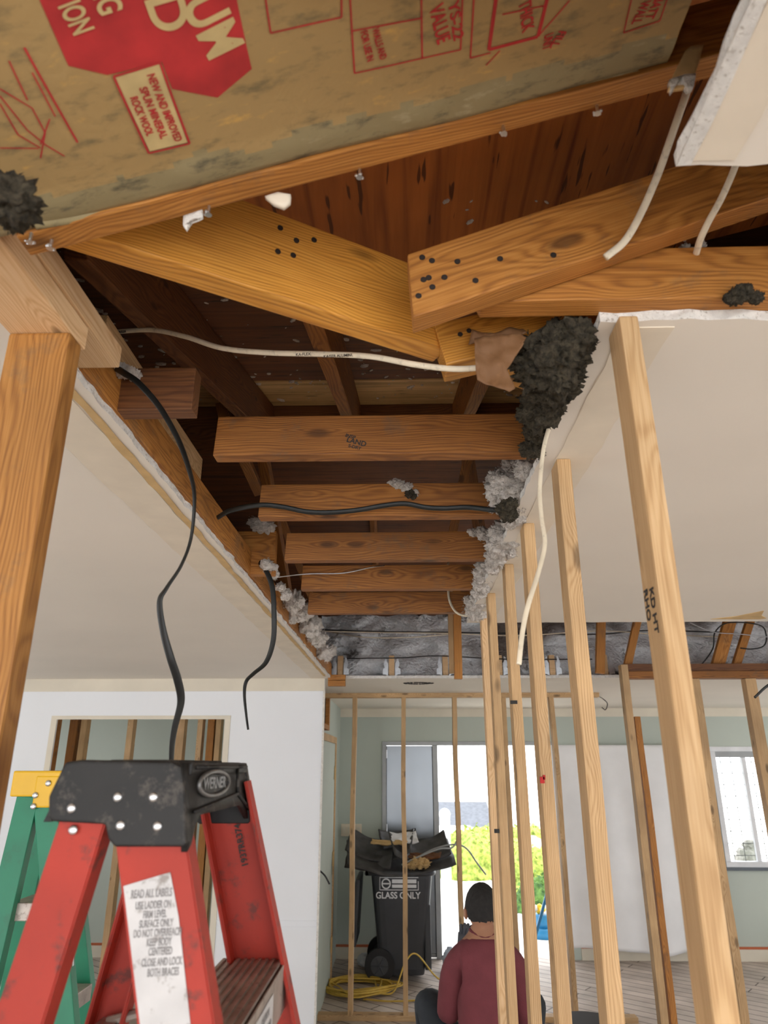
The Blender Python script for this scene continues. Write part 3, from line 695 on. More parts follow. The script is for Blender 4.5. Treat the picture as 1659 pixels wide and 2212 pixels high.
# far stud partition
YP = 6.40
lumber('bottom_plate', 'floor plate of the far stud partition', (-.70, YP, 0), (1.75, YP, 0), .089, .038, M['pine'], 'plate', anchor=(0, -1))
lumber('top_plate', 'top plate of the far stud partition, fixed under the back ceiling', (-.70, YP, ZC - TH), (1.70, YP, ZC - TH), .089, .038, M['pine'], 'plate', anchor=(0, 1))
for x, lab in ((-.426, 'thin far stud left of the bin, leftmost of the partition'), (.0, 'thin far stud standing in front of the black bin'),
               (.446, 'thin far stud in front of the bright doorway, left of the seated person'), (.87, 'thin far stud mostly hidden behind the near stud row'),
               (1.29, 'thin far stud in front of the left edge of the hanging cloth')):
    lumber('wall_stud', lab, (x, YP, .038), (x, YP, ZC - TH - .038), .038, .089, M['pine'], 'stud', up=(0, 1, 0), group='thin studs of the far partition', wob=.012)
for x, w, mm, lab in ((-3.04, .05, 'fir', 'brown stud at the left side of the wall opening'), (-2.87, .07, 'joist', 'dark brown stud inside the opening, second from its left'),
                      (-2.78, .05, 'pine', 'pale stud doubled against the dark brown one in the opening'), (-2.37, .05, 'pale', 'pale single stud in the middle of the wall opening'),
                      (-1.93, .07, 'pale', 'pale broad stud right of the opening centre, behind the black cable'), (-1.76, .045, 'pale', 'pale stud left of the brown pair in the opening'),
                      (-1.665, .06, 'fir', 'brown stud near the right side of the wall opening'), (-1.60, .045, 'pine', 'pale stud hard against the right side of the opening')):
    lumber('wall_stud', lab, (x, YP, 0), (x, YP, ZC - TH), w, .089, M[mm], 'stud', up=(0, 1, 0), group='studs seen through the wall opening')
# right far wall line
for x, z0, zt, y, w, mm, lab in ((1.47, 0, ZC + .02, 4.84, .045, 'pine', 'pale stud with dark marks supporting the left end of the header'), (1.535, 0, CH + .30, 4.88, .038, 'fir', 'shorter orange stud fixed beside the header end stud'),
                                (1.965, 0, ZC - .062, 4.945, .05, 'pine', 'stud under the header, right beside the nearest stud'), (2.33, 0, ZC - .062, 4.945, .07, 'pine', 'rightmost stud under the header, in front of the window')):
    lumber('wall_stud', lab, (x, y, z0), (x, y, zt), w, .07, M[mm], 'stud', up=(0, 1, 0), group='studs below the brown header', wob=.01)

# ================================================================== INSULATION BATTS with printed kraft paper
def zb(x, y):   # underside of the batts: follows the near rafter's slope, sags between supports
    base = e0.z + (x - e0.x) * (e1.z - e0.z) / (e1.x - e0.x)
    return base + .006 - .006 * math.exp(-((y - .50) / .09) ** 2) + .004 * noise.noise(Vector((x * 6, y * 9, 1))) + .0 * x
def batt():
    x0, x1, y0, y1 = -.50, .325, .28, .632; nx, ny = 110, 50; bm = bmesh.new(); g = []
    for i in range(nx + 1):
        col = []
        for j in range(ny + 1):
            x = x0 + (x1 - x0) * i / nx; y = y0 + (y1 - y0) * j / ny
            fold = .005 * noise.noise(Vector((x * 5, 3, 0))) if j > ny - 4 else 0
            col.append(bm.verts.new((x - x0, y - y0 + fold, zb(x, y) - ZC - (.004 * math.sin(math.pi * (j - ny + 6) / 6) * (.6 + noise.noise(Vector((i * .15, 9, 0)))) if j > ny - 6 else 0))))
        g.append(col)
    for i in range(nx):
        for j in range(ny):
            f = bm.faces.new((g[i][j], g[i][j + 1], g[i + 1][j + 1], g[i + 1][j]))
            f.material_index = 1 if j > ny - 6 + 2.5 * noise.noise(Vector((i * .12, 4, 0))) else 0
    top = [[bm.verts.new((c.co.x, c.co.y, c.co.z + .075)) for c in (col[0], col[-1])] for col in g]
    for i in range(nx):
        f = bm.faces.new((g[i][-1], top[i][1], top[i + 1][1], g[i + 1][-1])); f.material_index = 1
        bm.faces.new((g[i][0], g[i + 1][0], top[i + 1][0], top[i][0])).material_index = 1
        bm.faces.new((top[i][0], top[i + 1][0], top[i + 1][1], top[i][1])).material_index = 1
    t = link('insulation_batt', bm_mesh(bm, 'batt', True), [M['kraft'], M['wooledge']], None, (x0, y0, ZC))
    return tag(t, 'kraft-faced insulation batt with red printing, overhead at the top of the photo', 'insulation batt')
bt = batt(); bpy.context.view_layer.update()
def bp(u, v):
    t = .3
    d = ray(u, v); o = Vector((0, 0, CH))
    for _ in range(40):
        q = o + d * t; t += (zb(q.x, q.y) - q.z) / d.z * .8
    return o + d * t
def conform(me, off, mat, name):
    """mesh with vertices already in plan (world x, y): hang it just under the paper"""
    bm = bmesh.new(); bm.from_mesh(me)
    bmesh.ops.triangulate(bm, faces=bm.faces)
    bmesh.ops.subdivide_edges(bm, edges=[e for e in bm.edges if e.calc_length() > .015], cuts=2, use_grid_fill=False)
    bmesh.ops.triangulate(bm, faces=bm.faces)
    o0 = bm.verts[:][0].co.copy() if False else Vector((0, 0, 0))
    for v in bm.verts: v.co.z = zb(v.co.x, v.co.y) - off - (v.co.z * .5)
    me2 = bm_mesh(bm, name); o = link(name, me2, mat); return adopt(o, bt)
def poly_print(name, uv, off, mat):
    bm = bmesh.new(); pts = [bp(u, v) for u, v in uv]
    f = bm.faces.new([bm.verts.new((p.x, p.y, 0)) for p in pts]); bmesh.ops.triangulate(bm, faces=[f])
    for _ in range(4):
        es = [e for e in bm.edges if e.calc_length() > .02]
        if es: bmesh.ops.subdivide_edges(bm, edges=es, cuts=1); bmesh.ops.triangulate(bm, faces=bm.faces)
    me = bpy.data.meshes.new(name); bm.to_mesh(me); bm.free(); return conform(me, off, mat, name)
def line_print(name, segs, wdt, off, mat):
    if len(segs) > 1:
        for g_ in segs: line_print(name, [g_], wdt, off, mat)
        return
    bm = bmesh.new()
    for s in segs:
        pts = [bp(*q) for q in s]
        for a, b in zip(pts, pts[1:]):
            n = max(1, int((b - a).length / .02))
            for k in range(n):
                p, q = a.lerp(b, k / n), a.lerp(b, (k + 1) / n); d = (b - a).normalized(); s_ = Vector((-d.y, d.x, 0)) * wdt / 2
                bm.faces.new([bm.verts.new(Vector((c.x, c.y, 0))) for c in (p - s_, q - s_, q + s_, p + s_)])
    me = bpy.data.meshes.new(name); bm.to_mesh(me); bm.free(); return conform(me, off, mat, name)
def text_print(name, s, uv0, uv1, size, off, mat, sx=1.0):
    """text centred between two photo points, reading from uv0 to uv1 on the paper"""
    a, b = bp(*uv0), bp(*uv1); x = (b - a); x.z = 0; L = x.length; x.normalize(); y = Vector((x.y, -x.x, 0)); me = text_mesh(s, size)
    xs = [v.co.x for v in me.vertices]; k = L / (max(xs) - min(xs)); cx = (max(xs) + min(xs)) / 2; c = (a + b) / 2
    for v in me.vertices:
        p = c + x * (v.co.x - cx) * k + y * v.co.y; v.co = Vector((p.x, p.y, .0004 if v.co.z > 0 else 0))
    return conform(me, off, mat, name)
poly_print('red_badge', [(60, -60), (148, 141), (232, 161), (350, 133), (372, 191), (470, 210), (544, 148), (512, 0), (500, -60)], .0006, M['redink'])
text_print('print_lettering', 'UM', (428, -8), (486, 112), .050, .0012, M['paleink'])
text_print('print_lettering', 'ID', (338, -40), (372, 64), .044, .0012, M['paleink'])
text_print('print_lettering', 'NG', (212, -42), (240, 26), .028, .0012, M['paleink'])
text_print('print_lettering', 'ION', (146, 5), (180, 68), .026, .0012, M['paleink'])
line_print('print_frame', [[(246, 163), (322, 329), (410, 308), (346, 133), (246, 163)]], .0022, .0014, M['redink'])
poly_print('print_panel', [(250, 166), (324, 325), (405, 306), (344, 137)], .0010, M['paleink'])
text_print('print_lettering', 'NEW AND IMPROVED', (325, 158), (386, 302), .0105, .0016, M['redink'])
text_print('print_lettering', 'SPUN MINERAL', (308, 186), (355, 296), .0105, .0016, M['redink'])
text_print('print_lettering', 'ROCK WOOL', (288, 207), (325, 290), .0105, .0016, M['redink'])
line_print('print_frame', [[(53, 101), (168, 306)]], .002, .0010, M['redink'])
line_print('print_frame', [[(0, 190), (70, 232), (98, 285), (88, 340)], [(0, 205), (60, 280), (100, 312), (140, 336)], [(0, 222), (40, 290), (88, 318)], [(70, 155), (120, 250)], [(108, 255), (88, 310)], [(0, 318), (84, 319)], [(20, 130), (60, 215)]], .0013, .0010, M['redink'])
line_print('print_frame', [[(755, -30), (766, 157), (995, 106), (1000, -30)], [(910, -30), (912, 126)], [(758, 66), (910, 38)], [(570, -30), (585, 70), (738, 36), (738, -30)]], .0016, .0010, M['redink'])
line_print('print_frame', [[(1075, -30), (1056, 106), (1162, 78), (1188, -30)]], .0040, .0010, M['redink'])
line_print('print_frame', [[(1025, -30), (1016, 124), (1060, 113)], [(1165, 74), (1230, 0)], [(1370, -30), (1347, 70), (1425, 44), (1450, -30)], [(1085, 30), (1180, 10)], [(1050, 140), (1080, 108)]], .0016, .0010, M['redink'])
text_print('print_lettering', 'VALUE', (940, 10), (958, 90), .020, .0010, M['redink'])
text_print('print_lettering', 'YS-22', (978, 0), (990, 84), .015, .0010, M['redink'])
text_print('print_lettering', 'THICK', (1132, 0), (1140, 66), .018, .0010, M['redink'])
text_print('print_lettering', 'WALL', (1395, 0), (1372, 50), .016, .0010, M['redink'])
text_print('print_lettering', 'BATT', (1425, -8), (1400, 40), .016, .0010, M['redink'])
for a, b, s, z in (((785, 66), (800, 130), 'FOR USE IN', .010), ((810, 60), (828, 126), 'WALLS AND', .010), ((1185, 72), (1180, 106), 'UNIT', .014), ((1215, 66), (1195, 100), 'FILL', .014)):
    text_print('print_lettering', s, a, b, z, .0010, M['redink'])
# loose rim of batt wool folded below the paper, along the rafter
cable('batt_wool', None, [bp(u, v) + Vector((0, .012, .006)) for u, v in ((60, 470), (250, 440), (520, 385), (830, 300), (1130, 213), (1380, 140))], .010, M['wooledge'], flat=.7, parent=None)
o = bpy.data.objects[-1] if False else [q for q in C.objects if q.name.startswith('batt_wool')][0]
for k in ('label', 'category'):
    if k in o: del o[k]
adopt(o, bt)
fluff('rock_wool', 'dark wool tuft squeezed at the left end of the printed batt', 'insulation', [(P(15, 430, Y=.53), .024), (P(34, 455, Y=.55), .018)], M['wool'], 50, kind='stuff')
# torn drywall paper scraps on the rafter
def scrap(name, label, cat, uvs, Y, mat, th=.002, bend=.006, parent=None, group=None):
    pts = [P(u, v, Y=Y) for u, v in uvs]; c = sum(pts, Vector()) / len(pts); bm = bmesh.new()
    f = bm.faces.new([bm.verts.new(p - c) for p in pts]); bmesh.ops.triangulate(bm, faces=[f])
    for _ in range(4):
        es = [e for e in bm.edges if e.calc_length() > .009]
        if es and len(bm.verts) < 3000: bmesh.ops.subdivide_edges(bm, edges=es, cuts=1); bmesh.ops.triangulate(bm, faces=bm.faces)
    for v in bm.verts:
        v.co.y += bend * (noise.noise(v.co * 22 + Vector((len(uvs), 0, 0))) * 1.6 + noise.noise(v.co * 60) * .5)
    bm.normal_update()
    thicken(bm, Vector((0, th, 0)))
    o = link(name, bm_mesh(bm, name, True), mat, None, c)
    if parent: return adopt(o, parent)
    return tag(o, label, cat, group)
scrap('paper_flap', 'torn brown kraft paper flap hanging from the short rafter', 'paper', [(1025, 728), (1046, 720), (1096, 722), (1128, 718), (1136, 732), (1122, 745), (1128, 752), (1112, 774), (1095, 798), (1108, 822), (1113, 838), (1100, 846), (1078, 838), (1060, 826), (1032, 814), (1028, 790), (1026, 765)], .90, M['kraft_plain'], .0012, .010)
scrap('paper_flap', 'crumpled upper piece of brown paper tucked behind the hanging flap', 'paper', [(1012, 742), (1020, 712), (1040, 716), (1068, 720), (1100, 706), (1130, 708), (1140, 718), (1100, 730), (1045, 732)], .925, M['kraft_plain'], .0012, .006)
scrap('wool_strip', 'dark curled strip of wool backing rising beside the brown paper', 'insulation', [(1122, 740), (1145, 722), (1170, 706), (1200, 688), (1210, 694), (1200, 706), (1208, 710), (1180, 722), (1165, 738), (1140, 752)], .91, M['wool'], .004, .010)
scrap('drywall_scrap', 'broken cream drywall scrap hanging below the near rafter, left of centre', 'drywall scrap', [(572, 423), (600, 415), (628, 420), (626, 435), (612, 446), (590, 438)], .655, M['tape'], .006, .001)
scrap('drywall_scrap', 'small torn white scrap on the near rafter beside its leftmost visible screw', 'drywall scrap', [(396, 466), (438, 454), (438, 470), (415, 478), (402, 496), (395, 486)], .66, M['gyp'], .003, .002)
scrap('drywall_scrap', 'torn tan drywall scrap with white broken end at the right of the near rafter', 'drywall scrap', [(1492, 100), (1520, 96), (1510, 135), (1502, 160), (1480, 185), (1445, 190), (1448, 175), (1465, 140), (1480, 110)], .624, [M['tan']], .006, .002)
scrap('drywall_scrap', 'white chalky lump at the tip of the tan scrap', 'drywall scrap', [(1446, 172), (1478, 163), (1503, 160), (1500, 184), (1488, 190), (1478, 178), (1462, 180), (1452, 194)], .622, [M['gyp']], .008, .002)
scrap('drywall_scrap', 'torn tan paper tongue on the left ceiling edge', 'drywall scrap', [(262, 1008), (285, 990), (312, 986), (300, 994), (286, 999), (270, 1008)], 1.40, [M['tan']], .003, .001)
tp = [P(u, v, Z=ZC - TH - .002) for u, v in ((1535, 1338), (1590, 1332), (1650, 1320), (1645, 1330), (1656, 1336), (1640, 1338))]
slab('paper_tear', tp, .002, M['tan'], kind=None); tag(C.objects[-1], 'torn tan paper patch at the far right edge of the right ceiling', 'paper')

# ================================================================== LOOSE INSULATION CLUMPS
def clump(label, uvs, mat, r, flakes=80, name='insulation_clump', amp=.45):
    pts = [(P(u, v, Y=Y), r * k) for u, v, Y, k in uvs]
    return fluff(name, label, 'insulation', pts, M[mat], flakes, amp=amp, kind='stuff')
clump('thick dark wool mass bulging between the short rafter and right ceiling edge', [(1180, 768, .94, 1.1), (1215, 745, .92, 1), (1148, 778, .95, .9), (1200, 800, .95, 1.1), (1168, 805, .96, 1), (1228, 768, .93, .8), (1192, 835, 1.0, 1.1), (1246, 728, .90, .8), (1178, 865, 1.05, 1), (1205, 775, .92, 1), (1168, 888, 1.12, .9)], 'wool', .031, 500, amp=.55)
clump('dark wool trailing down beside the nearest cut joist', [(1168, 905, 1.29, 1), (1162, 940, 1.29, .9), (1156, 966, 1.32, .8), (1174, 890, 1.22, .9), (1150, 972, 1.32, .6), (1170, 922, 1.29, .7)], 'wool', .027, 300, amp=.5)
clump('white wisp hanging above the nearest joist beside the dark wool', [(1158, 870, 1.3, 1), (1150, 893, 1.3, .8), (1160, 850, 1.3, .7), (1146, 905, 1.3, .5)], 'cell', .016, 90)
clump('biggest white fluff heap at the right end of the cable-crossed joist', [(1115, 1020, 1.62, 1), (1090, 1055, 1.62, 1.25), (1125, 1045, 1.6, 1), (1105, 1085, 1.66, 1), (1085, 1080, 1.64, .9), (1140, 1010, 1.5, .8), (1115, 1110, 1.72, .8), (1078, 1035, 1.66, .7), (1100, 1125, 1.75, .6)], 'cell', .034, 420)
clump('white fluff beside the right end of the third joist', [(1085, 1150, 1.95, 1), (1078, 1180, 2.0, 1), (1090, 1165, 1.95, .9), (1070, 1205, 2.1, .9), (1062, 1222, 2.15, .7)], 'cell', .034, 220)
clump('ragged grey fluff lying over the top of the third joist', [(1040, 1152, 2.1, 1), (1022, 1150, 2.1, .7), (1060, 1156, 2.1, 1.1), (1050, 1160, 2.1, .8)], 'cell', .018, 120)
clump('white fluff beside the right end of the fourth joist', [(1045, 1240, 2.4, 1), (1040, 1262, 2.45, .9), (1050, 1228, 2.35, .8), (1034, 1280, 2.5, .7)], 'cell', .032, 160)
clump('white fluff at the right end of the last joist above the far studs', [(1030, 1302, 2.8, 1), (1022, 1318, 2.9, 1), (1036, 1322, 2.9, .9), (1040, 1295, 2.75, .8)], 'cell', .036, 180)
clump('grey and white fluff sitting on top of the second joist', [(860, 1048, 1.74, 1), (880, 1056, 1.74, 1), (845, 1044, 1.74, .6), (898, 1066, 1.74, .7)], 'cell', .014, 120)
clump('dark wool tuft beneath the fluff on the second joist', [(885, 1066, 1.735, 1), (893, 1072, 1.735, .7)], 'wool', .012, 40)
clump('dark wool tucked into the biggest white heap', [(1092, 1098, 1.55, 1), (1100, 1110, 1.56, 1), (1105, 1088, 1.55, .7)], 'wool', .018, 70)
clump('white fluff perched on the short sawn joist block', [(562, 1133, 2.3, 1), (545, 1128, 2.3, .7), (580, 1138, 2.3, .8)], 'cell', .024, 120)
clump('white fluff spilling over the left edge board near the second cable', [(578, 1222, 2.3, 1), (592, 1242, 2.4, .8), (606, 1268, 2.6, .7), (618, 1285, 2.7, 1)], 'cell', .022, 120)
clump('white fluff strung along the far part of the left edge board', [(650, 1322, 3.2, 1.2), (672, 1352, 3.5, 1.1), (688, 1378, 3.8, 1.1), (700, 1408, 4.3, 1.2), (636, 1300, 3.0, 1)], 'cell', .040, 220)
clump('white tuft caught on the left edge board beside the pale plates', [(262, 800, 1.12, 1), (282, 806, 1.12, .9), (296, 812, 1.14, .6)], 'cell', .013, 60)
clump('small tuft below the dark left joist stub', [(372, 893, 1.2, 1), (366, 886, 1.2, .7)], 'cell', .008, 40)
clump('dark wool tuft on the broad joist where the left white cable ends', [(1352, 542, .862, 1), (1345, 532, .862, .8), (1362, 548, .86, .7), (1340, 545, .862, .6)], 'wool', .012, 90)
clump('pale tuft beside the dark one on the broad joist', [(1388, 536, .866, 1), (1396, 545, .866, .8)], 'cell', .010, 60)
clump('pale tuft at the foot of the right white cable', [(1478, 540, .866, 1), (1492, 545, .866, .7), (1515, 530, .866, .7)], 'cell', .009, 60)
clump('dark wool tuft at the bottom edge of the broad joist, far right', [(1590, 640, .83, 1), (1610, 634, .83, 1), (1575, 645, .83, .6), (1632, 642, .83, .8)], 'wool', .011, 120)
# flecks stuck to the dark roof plywood
bm = bmesh.new(); o0 = Vector((-.3, 1.4, R2z(1.4)))
for _ in range(420):
    x = random.uniform(-1.1, .55); y = random.uniform(.95, 2.3); s = random.choice((.0015, .002, .003, .006)) * random.uniform(.6, 1.4)
    bmesh.ops.create_icosphere(bm, subdivisions=1, radius=s, matrix=Matrix.Translation(Vector((x, y, R2z(y) - .002)) - o0) @ Matrix.Scale(random.uniform(1, 3), 4, (1, random.uniform(-1, 1), 0)))
tag(link('lint_flecks', bm_mesh(bm, 'fl'), M['cell'], None, o0), 'white lint flecks clinging under the dark roof plywood', 'lint', kind='stuff')

# ================================================================== CABLES
def cab(label, uvY, r, mat, flat=1.0, **k): return cable('cable', label, [P(u, v, Y=Y) for u, v, Y in uvY], r, M[mat], flat, **k)
wc = cab('white stiff cable crossing under the dark plywood to the brown paper', [(215, 722, 1.2), (262, 716, 1.2), (330, 713, 1.18), (400, 727, 1.14), (480, 752, 1.1), (580, 762, 1.06), (700, 765, 1.02), (800, 770, .99), (900, 788, .965), (985, 797, .95), (1060, 792, .945)], .0048, 'white_cable', .75)
cab('left of two white cables dropping from the ceiling hole to the broad joist', [(1500, 150, .70), (1478, 215, .71), (1445, 310, .735), (1420, 380, .755), (1385, 460, .775), (1350, 520, .785), (1308, 556, .788)], .0052, 'white_cable', .75)
cab('right of two white cables, passing behind the near drywall corner', [(1600, 320, .74), (1586, 365, .75), (1560, 425, .765), (1530, 480, .785), (1512, 520, .81), (1502, 556, .846)], .0046, 'white_cable', .75)
cab('long white cable hanging from the ceiling edge past the bare studs', [(1226, 842, 1.16), (1216, 872, 1.13), (1202, 895, 1.12), (1183, 935, 1.11), (1172, 985, 1.10), (1166, 1060, 1.08), (1170, 1120, 1.06), (1177, 1175, 1.05), (1162, 1240, 1.03), (1140, 1310, 1.0), (1128, 1370, .99), (1121, 1435, .98)], .0037, 'white_cable', .55)
cab('short white cable loop hanging below the last joist', [(968, 1215, 3.0), (968, 1270, 2.98), (972, 1300, 2.96), (985, 1322, 2.94), (1005, 1330, 2.92), (1030, 1326, 2.9)], .005, 'white_cable', .7)
cab('thick black flat cable dangling down behind the red ladder top', [(246, 792, 1.12), (268, 806, 1.085), (300, 828, 1.075), (345, 880, 1.07), (385, 950, 1.07), (410, 1020, 1.07), (420, 1075, 1.07), (413, 1160, 1.08), (392, 1220, 1.07), (360, 1270, 1.06), (345, 1300, 1.06), (352, 1360, 1.07), (368, 1420, 1.08), (384, 1470, 1.1), (391, 1515, 1.12), (378, 1570, 1.13), (371, 1620, 1.14), (370, 1700, 1.16)], .0062, 'black_cable', .42, twist=5)
cab('thinner black cable dangling from the left edge board, loose end curled', [(556, 1208, 2.35), (572, 1228, 2.3), (588, 1268, 2.28), (592, 1330, 2.28), (590, 1385, 2.3), (575, 1430, 2.32), (548, 1455, 2.34), (532, 1472, 2.35), (528, 1500, 2.35), (532, 1545, 2.36), (536, 1576, 2.36)], .0085, 'black_cable', .4, twist=2)
cab('black flat cable slung in front of the second joist', [(470, 1118, 1.80), (500, 1102, 1.76), (560, 1091, 1.70), (610, 1095, 1.69), (660, 1105, 1.69), (710, 1107, 1.69), (770, 1102, 1.69), (830, 1092, 1.69), (875, 1088, 1.69), (920, 1096, 1.69), (960, 1098, 1.69), (1010, 1096, 1.68), (1060, 1101, 1.64), (1095, 1103, 1.62)], .0065, 'black_cable', .5)
cab('thin grey wire stretched in front of the fourth joist', [(590, 1248, 2.5), (660, 1240, 2.48), (740, 1238, 2.48), (800, 1226, 2.5), (830, 1222, 2.55)], .0022, 'steel')
bpy.context.view_layer.update()
for s, u, v in (('KAISER ALUMINUM', 735, 768.5), ('KA-FLEX', 655, 765.5), ('KAISER', 262, 717)):
    lettering('cable_print', s, .0065, P(u, v, Y=(1.0 if u > 600 else 1.19)), (1, -.1, -.02), (0, -.3, 1), M['ink'], wc, sx=1.0)
# light fitting leftovers on the back ceiling
bm = bmesh.new()
for k in range(26):
    a = k / 26 * 6.283; bmesh.ops.create_icosphere(bm, subdivisions=1, radius=.014, matrix=Matrix.Translation((math.cos(a) * .09 * random.uniform(.8, 1.2), math.sin(a) * .05, 0)) @ Matrix.Scale(.35, 4, (0, 0, 1)))
p = P(904, 1476, Z=ZC - TH - .003)
tag(link('ceiling_scar', bm_mesh(bm, 'sc'), M['ink'], None, p), 'ragged dark ring where a light was torn from the back ceiling', 'ceiling scar')
cable('wire_stub', 'short wires poking from the back ceiling beside the header', [P(1295, 1505, Z=ZC - TH), P(1303, 1510, Y=6.2), P(1312, 1520, Y=6.2), P(1308, 1533, Y=6.2), P(1300, 1528, Y=6.2)], .004, M['nail'], cat='wire')

# ================================================================== RED STEPLADDER
LX, LY = -.285, .755
lad = empty('stepladder', (LX, LY + .14, 0), 'red step ladder with scuffed black cap, close at the lower left', 'ladder')
def lp(name, bm, mat, smooth=False, parent=lad):
    o = link(name, bm_mesh(bm, name, smooth), mat); return adopt(o, parent)
def prism_y(prof, y0, y1, bev=0.0):
    """profile in x, z extruded along y"""
    bm = bmesh.new(); a = [bm.verts.new((x, y0, z)) for x, z in prof]; b = [bm.verts.new((x, y1, z)) for x, z in prof]
    fs = [bm.faces.new(a), bm.faces.new(b[::-1])]
    for k in range(len(a)): fs.append(bm.faces.new((a[k], b[k], b[(k + 1) % len(a)], a[(k + 1) % len(a)])))
    bmesh.ops.recalc_face_normals(bm, faces=bm.faces)
    if bev: bmesh.ops.bevel(bm, geom=bm.edges[:], offset=bev, segments=3, affect='EDGES', profile=.6)
    return bm
def Lp(u, v, Y=.745): q = P(u, v, Y=Y); return (q.x, q.z)
yn, yf = .745, 1.045
# near cheek, far cheek, top deck and front skirt of the cap
cheek = [Lp(*q) for q in ((140, 1646), (178, 1641), (372, 1645), (392, 1655), (398, 1700), (403, 1822), (396, 1830), (246, 1830), (232, 1812), (226, 1781), (112, 1775), (103, 1766), (104, 1720))]
zt = CH + .002
capm = prism_y(cheek, yn, yn + .022, .0035)
cap = lp('cap', capm, M['cap_black'])
far = [(x * 1.0 + .004, z) for x, z in cheek]
lp('cap_cheek', prism_y(far, yf - .016, yf, .003), M['cap_black'], parent=cap)
xl_, xr_ = cheek[0][0], cheek[3][0] + .006
bm = bmesh.new(); box_bm(bm, xl_ + .006, xr_, yn + .018, yf - .012, zt - .012, zt + .001, .003)
for k in range(4):
    yy = yn + .04 + k * .065; box_bm(bm, xl_ + .03, xr_ - .03, yy, yy + .03, zt, zt + .0035, .0015)
lp('cap_tray', bm, M['cap_black'], parent=cap)
# front skirt with curved lower edge and ribs
bm = bmesh.new(); n = 24; rows = []
for i in range(n + 1):
    t = i / n; y = yn + .004 + (yf - yn - .008) * t
    drop = .079 if t < .03 else (.079 - .031 * math.sin(math.pi * min(1, (t - .03) / .10) / 2) if t < .13 else (.048 if t < .78 else .048 + .024 * ((t - .78) / .22)))
    rows.append([(xr_ - .004 + .010 * k / 4, y, zt - drop * k / 4 - (.002 if k else 0)) for k in range(5)])
g = [[bm.verts.new(p) for p in r] for r in rows]; g2 = [[bm.verts.new((p[0] - .006, p[1], p[2])) for p in r] for r in rows]
for i in range(n):
    for k in range(4):
        bm.faces.new((g[i][k], g[i][k + 1], g[i + 1][k + 1], g[i + 1][k])); bm.faces.new((g2[i][k], g2[i + 1][k], g2[i + 1][k + 1], g2[i][k + 1]))
for i in range(n): bm.faces.new((g[i][4], g2[i][4], g2[i + 1][4], g[i + 1][4])); bm.faces.new((g[i][0], g[i + 1][0], g2[i + 1][0], g2[i][0]))
for i in (0, n):
    for k in range(4): bm.faces.new((g[i][k], g2[i][k], g2[i][k + 1], g[i][k + 1]))
bmesh.ops.recalc_face_normals(bm, faces=bm.faces)
lp('cap_skirt', bm, M['cap_black'], True, cap)
bm = prism_y([(xl_ + .002, zt - .004), (xl_ + .008, zt - .004), (xl_ + .002 - .012, zt - .055), (xl_ - .006 - .012, zt - .055)], yn + .01, yf - .01, .001)
lp('cap_skirt', bm, M['cap_black'], False, cap)
# raised border ribs and brand oval on the skirt
def skp(t, h): return Vector((xr_ - .004 + .010 * (h / .05) * .62 + .0045, yn + (yf - yn) * t, zt - h))
bm = bmesh.new()
for a, b in (((.10, .004), (.74, .004)), ((.74, .004), (.72, .036)), ((.72, .036), (.06, .046)), ((.72, .036), (.96, .060)), ((.74, .004), (.92, .004))): cyl_bm(bm, skp(*a), skp(*b), .0022, seg=8)
lp('cap_rib', bm, M['cap_black'], True, cap)
oc = skp(.32, .021); bm = bmesh.new(); ring = [oc + Vector((.002, math.cos(a / 24 * 6.283) * .066, math.sin(a / 24 * 6.283) * .0125)) for a in range(25)]
tube_bm(bm, ring, .0022, seg=8); lp('badge_ring', bm, M['badge'], True, cap)
bm = bmesh.new(); vs = [bm.verts.new(oc + Vector((-.001 + d, math.cos(a / 24 * 6.283) * .057, math.sin(a / 24 * 6.283) * .0095))) for d in (0, .002) for a in range(24)]
bm.faces.new(vs[:24]); bm.faces.new(vs[24:][::-1])
for k in range(24): bm.faces.new((vs[k], vs[(k + 1) % 24], vs[24 + (k + 1) % 24], vs[24 + k]))
bmesh.ops.recalc_face_normals(bm, faces=bm.faces); bd = lp('badge', bm, M['cap_black'], False, cap)
lettering('badge_lettering', 'WERNER', .0165, oc + Vector((.0022, 0, 0)), (0, 1, 0), (0, 0, 1), M['badge'], cap, sx=1.45)
# rails: C channels. front pair slopes towards +X, rear pair towards -X
def rail(name, top, bot, w, dep, ydir, mat, flip=1):
    """channel: web w wide facing -Y/+Y, flanges dep deep towards ydir"""
    top, bot = Vector(top), Vector(bot); ax = (bot - top).normalized(); side = Vector((1, 0, 0)); side = (side - ax * side.dot(ax)).normalized(); dy = Vector((0, ydir, 0)); dy = (dy - ax * dy.dot(ax)).normalized()
    t = .0045; pr = [(-w / 2, 0), (w / 2, 0), (w / 2, dep), (w / 2 - t, dep), (w / 2 - t, t), (-w / 2 + t, t), (-w / 2 + t, dep), (-w / 2, dep)]
    bm = bmesh.new(); A = [bm.verts.new(top + side * a + dy * b) for a, b in pr]; B = [bm.verts.new(bot + side * a + dy * b) for a, b in pr]
    bm.faces.new(A); bm.faces.new(B[::-1])
    for k in range(8): bm.faces.new((A[k], B[k], B[(k + 1) % 8], A[(k + 1) % 8]))
    bmesh.ops.recalc_face_normals(bm, faces=bm.faces)
    bmesh.ops.bevel(bm, geom=[e for e in bm.edges if abs((e.verts[0].co - e.verts[1].co).normalized().dot(ax)) > .99], offset=.0016, segments=2, affect='EDGES')
    return lp(name, bm, mat, False)
ft = Lp(321, 1815, .75); fb = Lp(379, 2212, .75)
fsl = (fb[0] - ft[0]) / (ft[1] - fb[1]); Zb = 0.0
def front(z, y): return Vector((ft[0] + fsl * (ft[1] - z), y, z))
rt = Lp(178, 1775, .755); rb = Lp(40, 2212, .755); rsl = (rb[0] - rt[0]) / (rt[1] - rb[1])
def rear(z, y): return Vector((rt[0] + rsl * (rt[1] - z), y, z))
